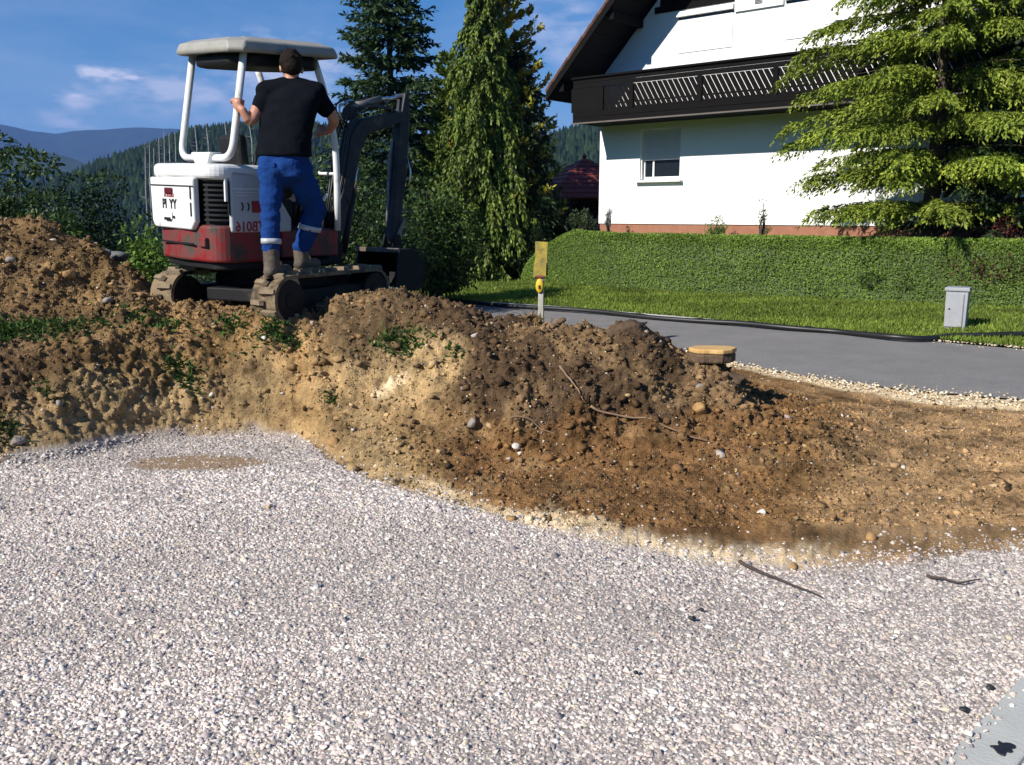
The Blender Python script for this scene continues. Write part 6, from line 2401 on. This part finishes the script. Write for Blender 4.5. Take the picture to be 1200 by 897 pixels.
MB().box((-.008, -.050, zz_(336)), (.014, .006, .03)).build("cap_mark", m_ink, cap_)

# grey cable cabinet on the lawn
m_cab = mk("cabinet_grey", (.34, .35, .37), (.27, .28, .30), 6, .6, bump=.15, dirt=(.20, .19, .17), dirt_amt=.12)
cb = WZ(1120, 386, .06)
w1 = WZ(1110, 385, .06)
wpx = cb.y / FPX
CY = cb.y
ct = W(1110, 337, CY).z - .05
rzc = R(-33)
cabn = empty("cable_cabinet", (cb.x + .02, cb.y + .06, .05), rzc, "small grey cable cabinet standing on the lawn in front of the hedge", "cable cabinet")
hh_ = ct
W_, D_ = .24, .22
MB().box((0, 0, hh_ / 2 - .01), (W_, D_, hh_ - .02), taper=1.06).build("housing", m_cab, cabn, .006)
MB().prism([(-W_ * .60, hh_ - .045), (W_ * .60, hh_ - .045), (W_ * .58, hh_ + .0), (-W_ * .58, hh_ + .0)], -D_ * .62, D_ * .60, 'y').build("lid", m_cab, cabn, .008)
dr_ = MB().box((-.012, -D_ / 2 - .012, hh_ * .47), (W_ * .82, .016, hh_ * .78)).build("door", m_cab, cabn, .004)
MB().box((W_ * .30, -D_ / 2 - .022, hh_ * .47), (.012, .008, hh_ * .74)).build("door_rib", m_cab, dr_)
MB().cyl((-W_ * .3, -D_ / 2 - .02, hh_ * .5), (-W_ * .3, -D_ / 2 - .028, hh_ * .5), .010).build("lock", m_blk, dr_)
MB().box((0, 0, -.02), (W_ * 1.1, D_ * 1.15, .06)).build("base", mk("cab_base", (.3, .24, .2), None, 5, .9), cabn)

# black plastic pipe lying along the lawn's edge
pp_ = [WZ(px, py, .06) for px, py in ((484, 349), (520, 352), (560, 355), (600, 358), (640, 361), (700, 365), (760, 371), (820, 375.5), (870, 379), (920, 384), (980, 387), (1010, 391), (1050, 396), (1085, 397), (1110, 393.5), (1150, 395), (1200, 395), (1260, 397))]
q = []
for i, p in enumerate(pp_):
    z = float(ground_z(p.x, p.y)) + .055 + .012 * math.sin(i * 1.7)
    q.append(Vector((p.x, p.y, z)))
b = q[0].copy()
q = arc(q, .6, 4)
o = MB().tube([p - b for p in q], .032, 8).build("plastic_pipe", m_hose)
o.location = b
tag(o, "long black plastic pipe snaking along the lawn edge beside the road", "pipe")
q2 = [p + Vector((.02, .09, -.01 + .02 * math.sin(i))) for i, p in enumerate(q) if i % 3 == 0 and p.x > 1.0 and p.x < 4.2]
b = q2[0].copy()
o = MB().tube([p - b for p in q2], .022, 7).build("plastic_pipe", m_hose)
o.location = b
tag(o, "thinner black pipe lying behind the middle of the long black pipe", "pipe")

# concrete slab in the lower right corner with a dark splash of tar
d_ = (SLB - SLA).normalized()
nrm_ = Vector((d_.y, -d_.x, 0))
a0, a1 = SLA - d_ * 1.2, SLB + d_ * 1.0
m_con = mk("smooth_concrete", (.50, .50, .46), (.42, .42, .385), 5, .8, bump=.2, bscale=80, dirt=(.34, .31, .26), dirt_amt=.10)
slab = empty("concrete_kerb", (SLA.x, SLA.y, 0), 0, "smooth pale concrete kerb slab in the lower right corner of the yard", "kerb")
cz = .022
off_ = [a0 - SLA, a1 - SLA, a1 - SLA + nrm_ * .15, a0 - SLA + nrm_ * .15]
MB().add([(p.x, p.y, -.05) for p in off_] + [(p.x, p.y, cz) for p in off_], [(0, 1, 2, 3), (7, 6, 5, 4), (0, 4, 5, 1), (1, 5, 6, 2), (2, 6, 7, 3), (3, 7, 4, 0)]).build("slab", m_con, slab, .008)
tp = WZ(1176, 878, cz)
pts = []
for k in range(22):
    an = 2 * PI * k / 22
    r = .026 * (1 + .35 * math.sin(2 * an + .5) + .25 * math.sin(5 * an) + .12 * math.sin(9 * an + 1))
    pts.append((tp.x + math.cos(an) * r * 1.05, tp.y + math.sin(an) * r * 1.15))
tm = MB().prism([(x - tp.x, y - tp.y) for x, y in pts], 0, .006, 'z').build("tar_blob", mk("tar", (.012, .012, .016), (.02, .02, .026), 20, .45, bump=.5), None, .003)
tm.location = (tp.x, tp.y, cz)
tag(tm, "irregular black tar blob on the concrete slab in the lower right corner", "tar blob")

# ================================================================== HAZE
lo, hi = -235.0, 640.0
hz_me = bpy.data.meshes.new("haze")
hb = MB().box((0, 0, (lo + hi) / 2), (13800, 13800, hi - lo))
haze = hb.build("haze", None)
mh = bpy.data.materials.new("haze")
mh.use_nodes = True
nt = mh.node_tree
for n_ in list(nt.nodes):
    nt.nodes.remove(n_)
oo = nt.nodes.new("ShaderNodeOutputMaterial")
pv = nt.nodes.new("ShaderNodeVolumePrincipled")
pv.inputs["Color"].default_value = (.22, .42, 1.0, 1)
pv.inputs["Density"].default_value = .00016
pv.inputs["Anisotropy"].default_value = .0
nt.links.new(pv.outputs[0], oo.inputs["Volume"])
haze.data.materials.append(mh)
tag(haze, "thin blue air haze over the valley and far hills", "haze", kind="stuff")
haze["kind"] = "stuff"
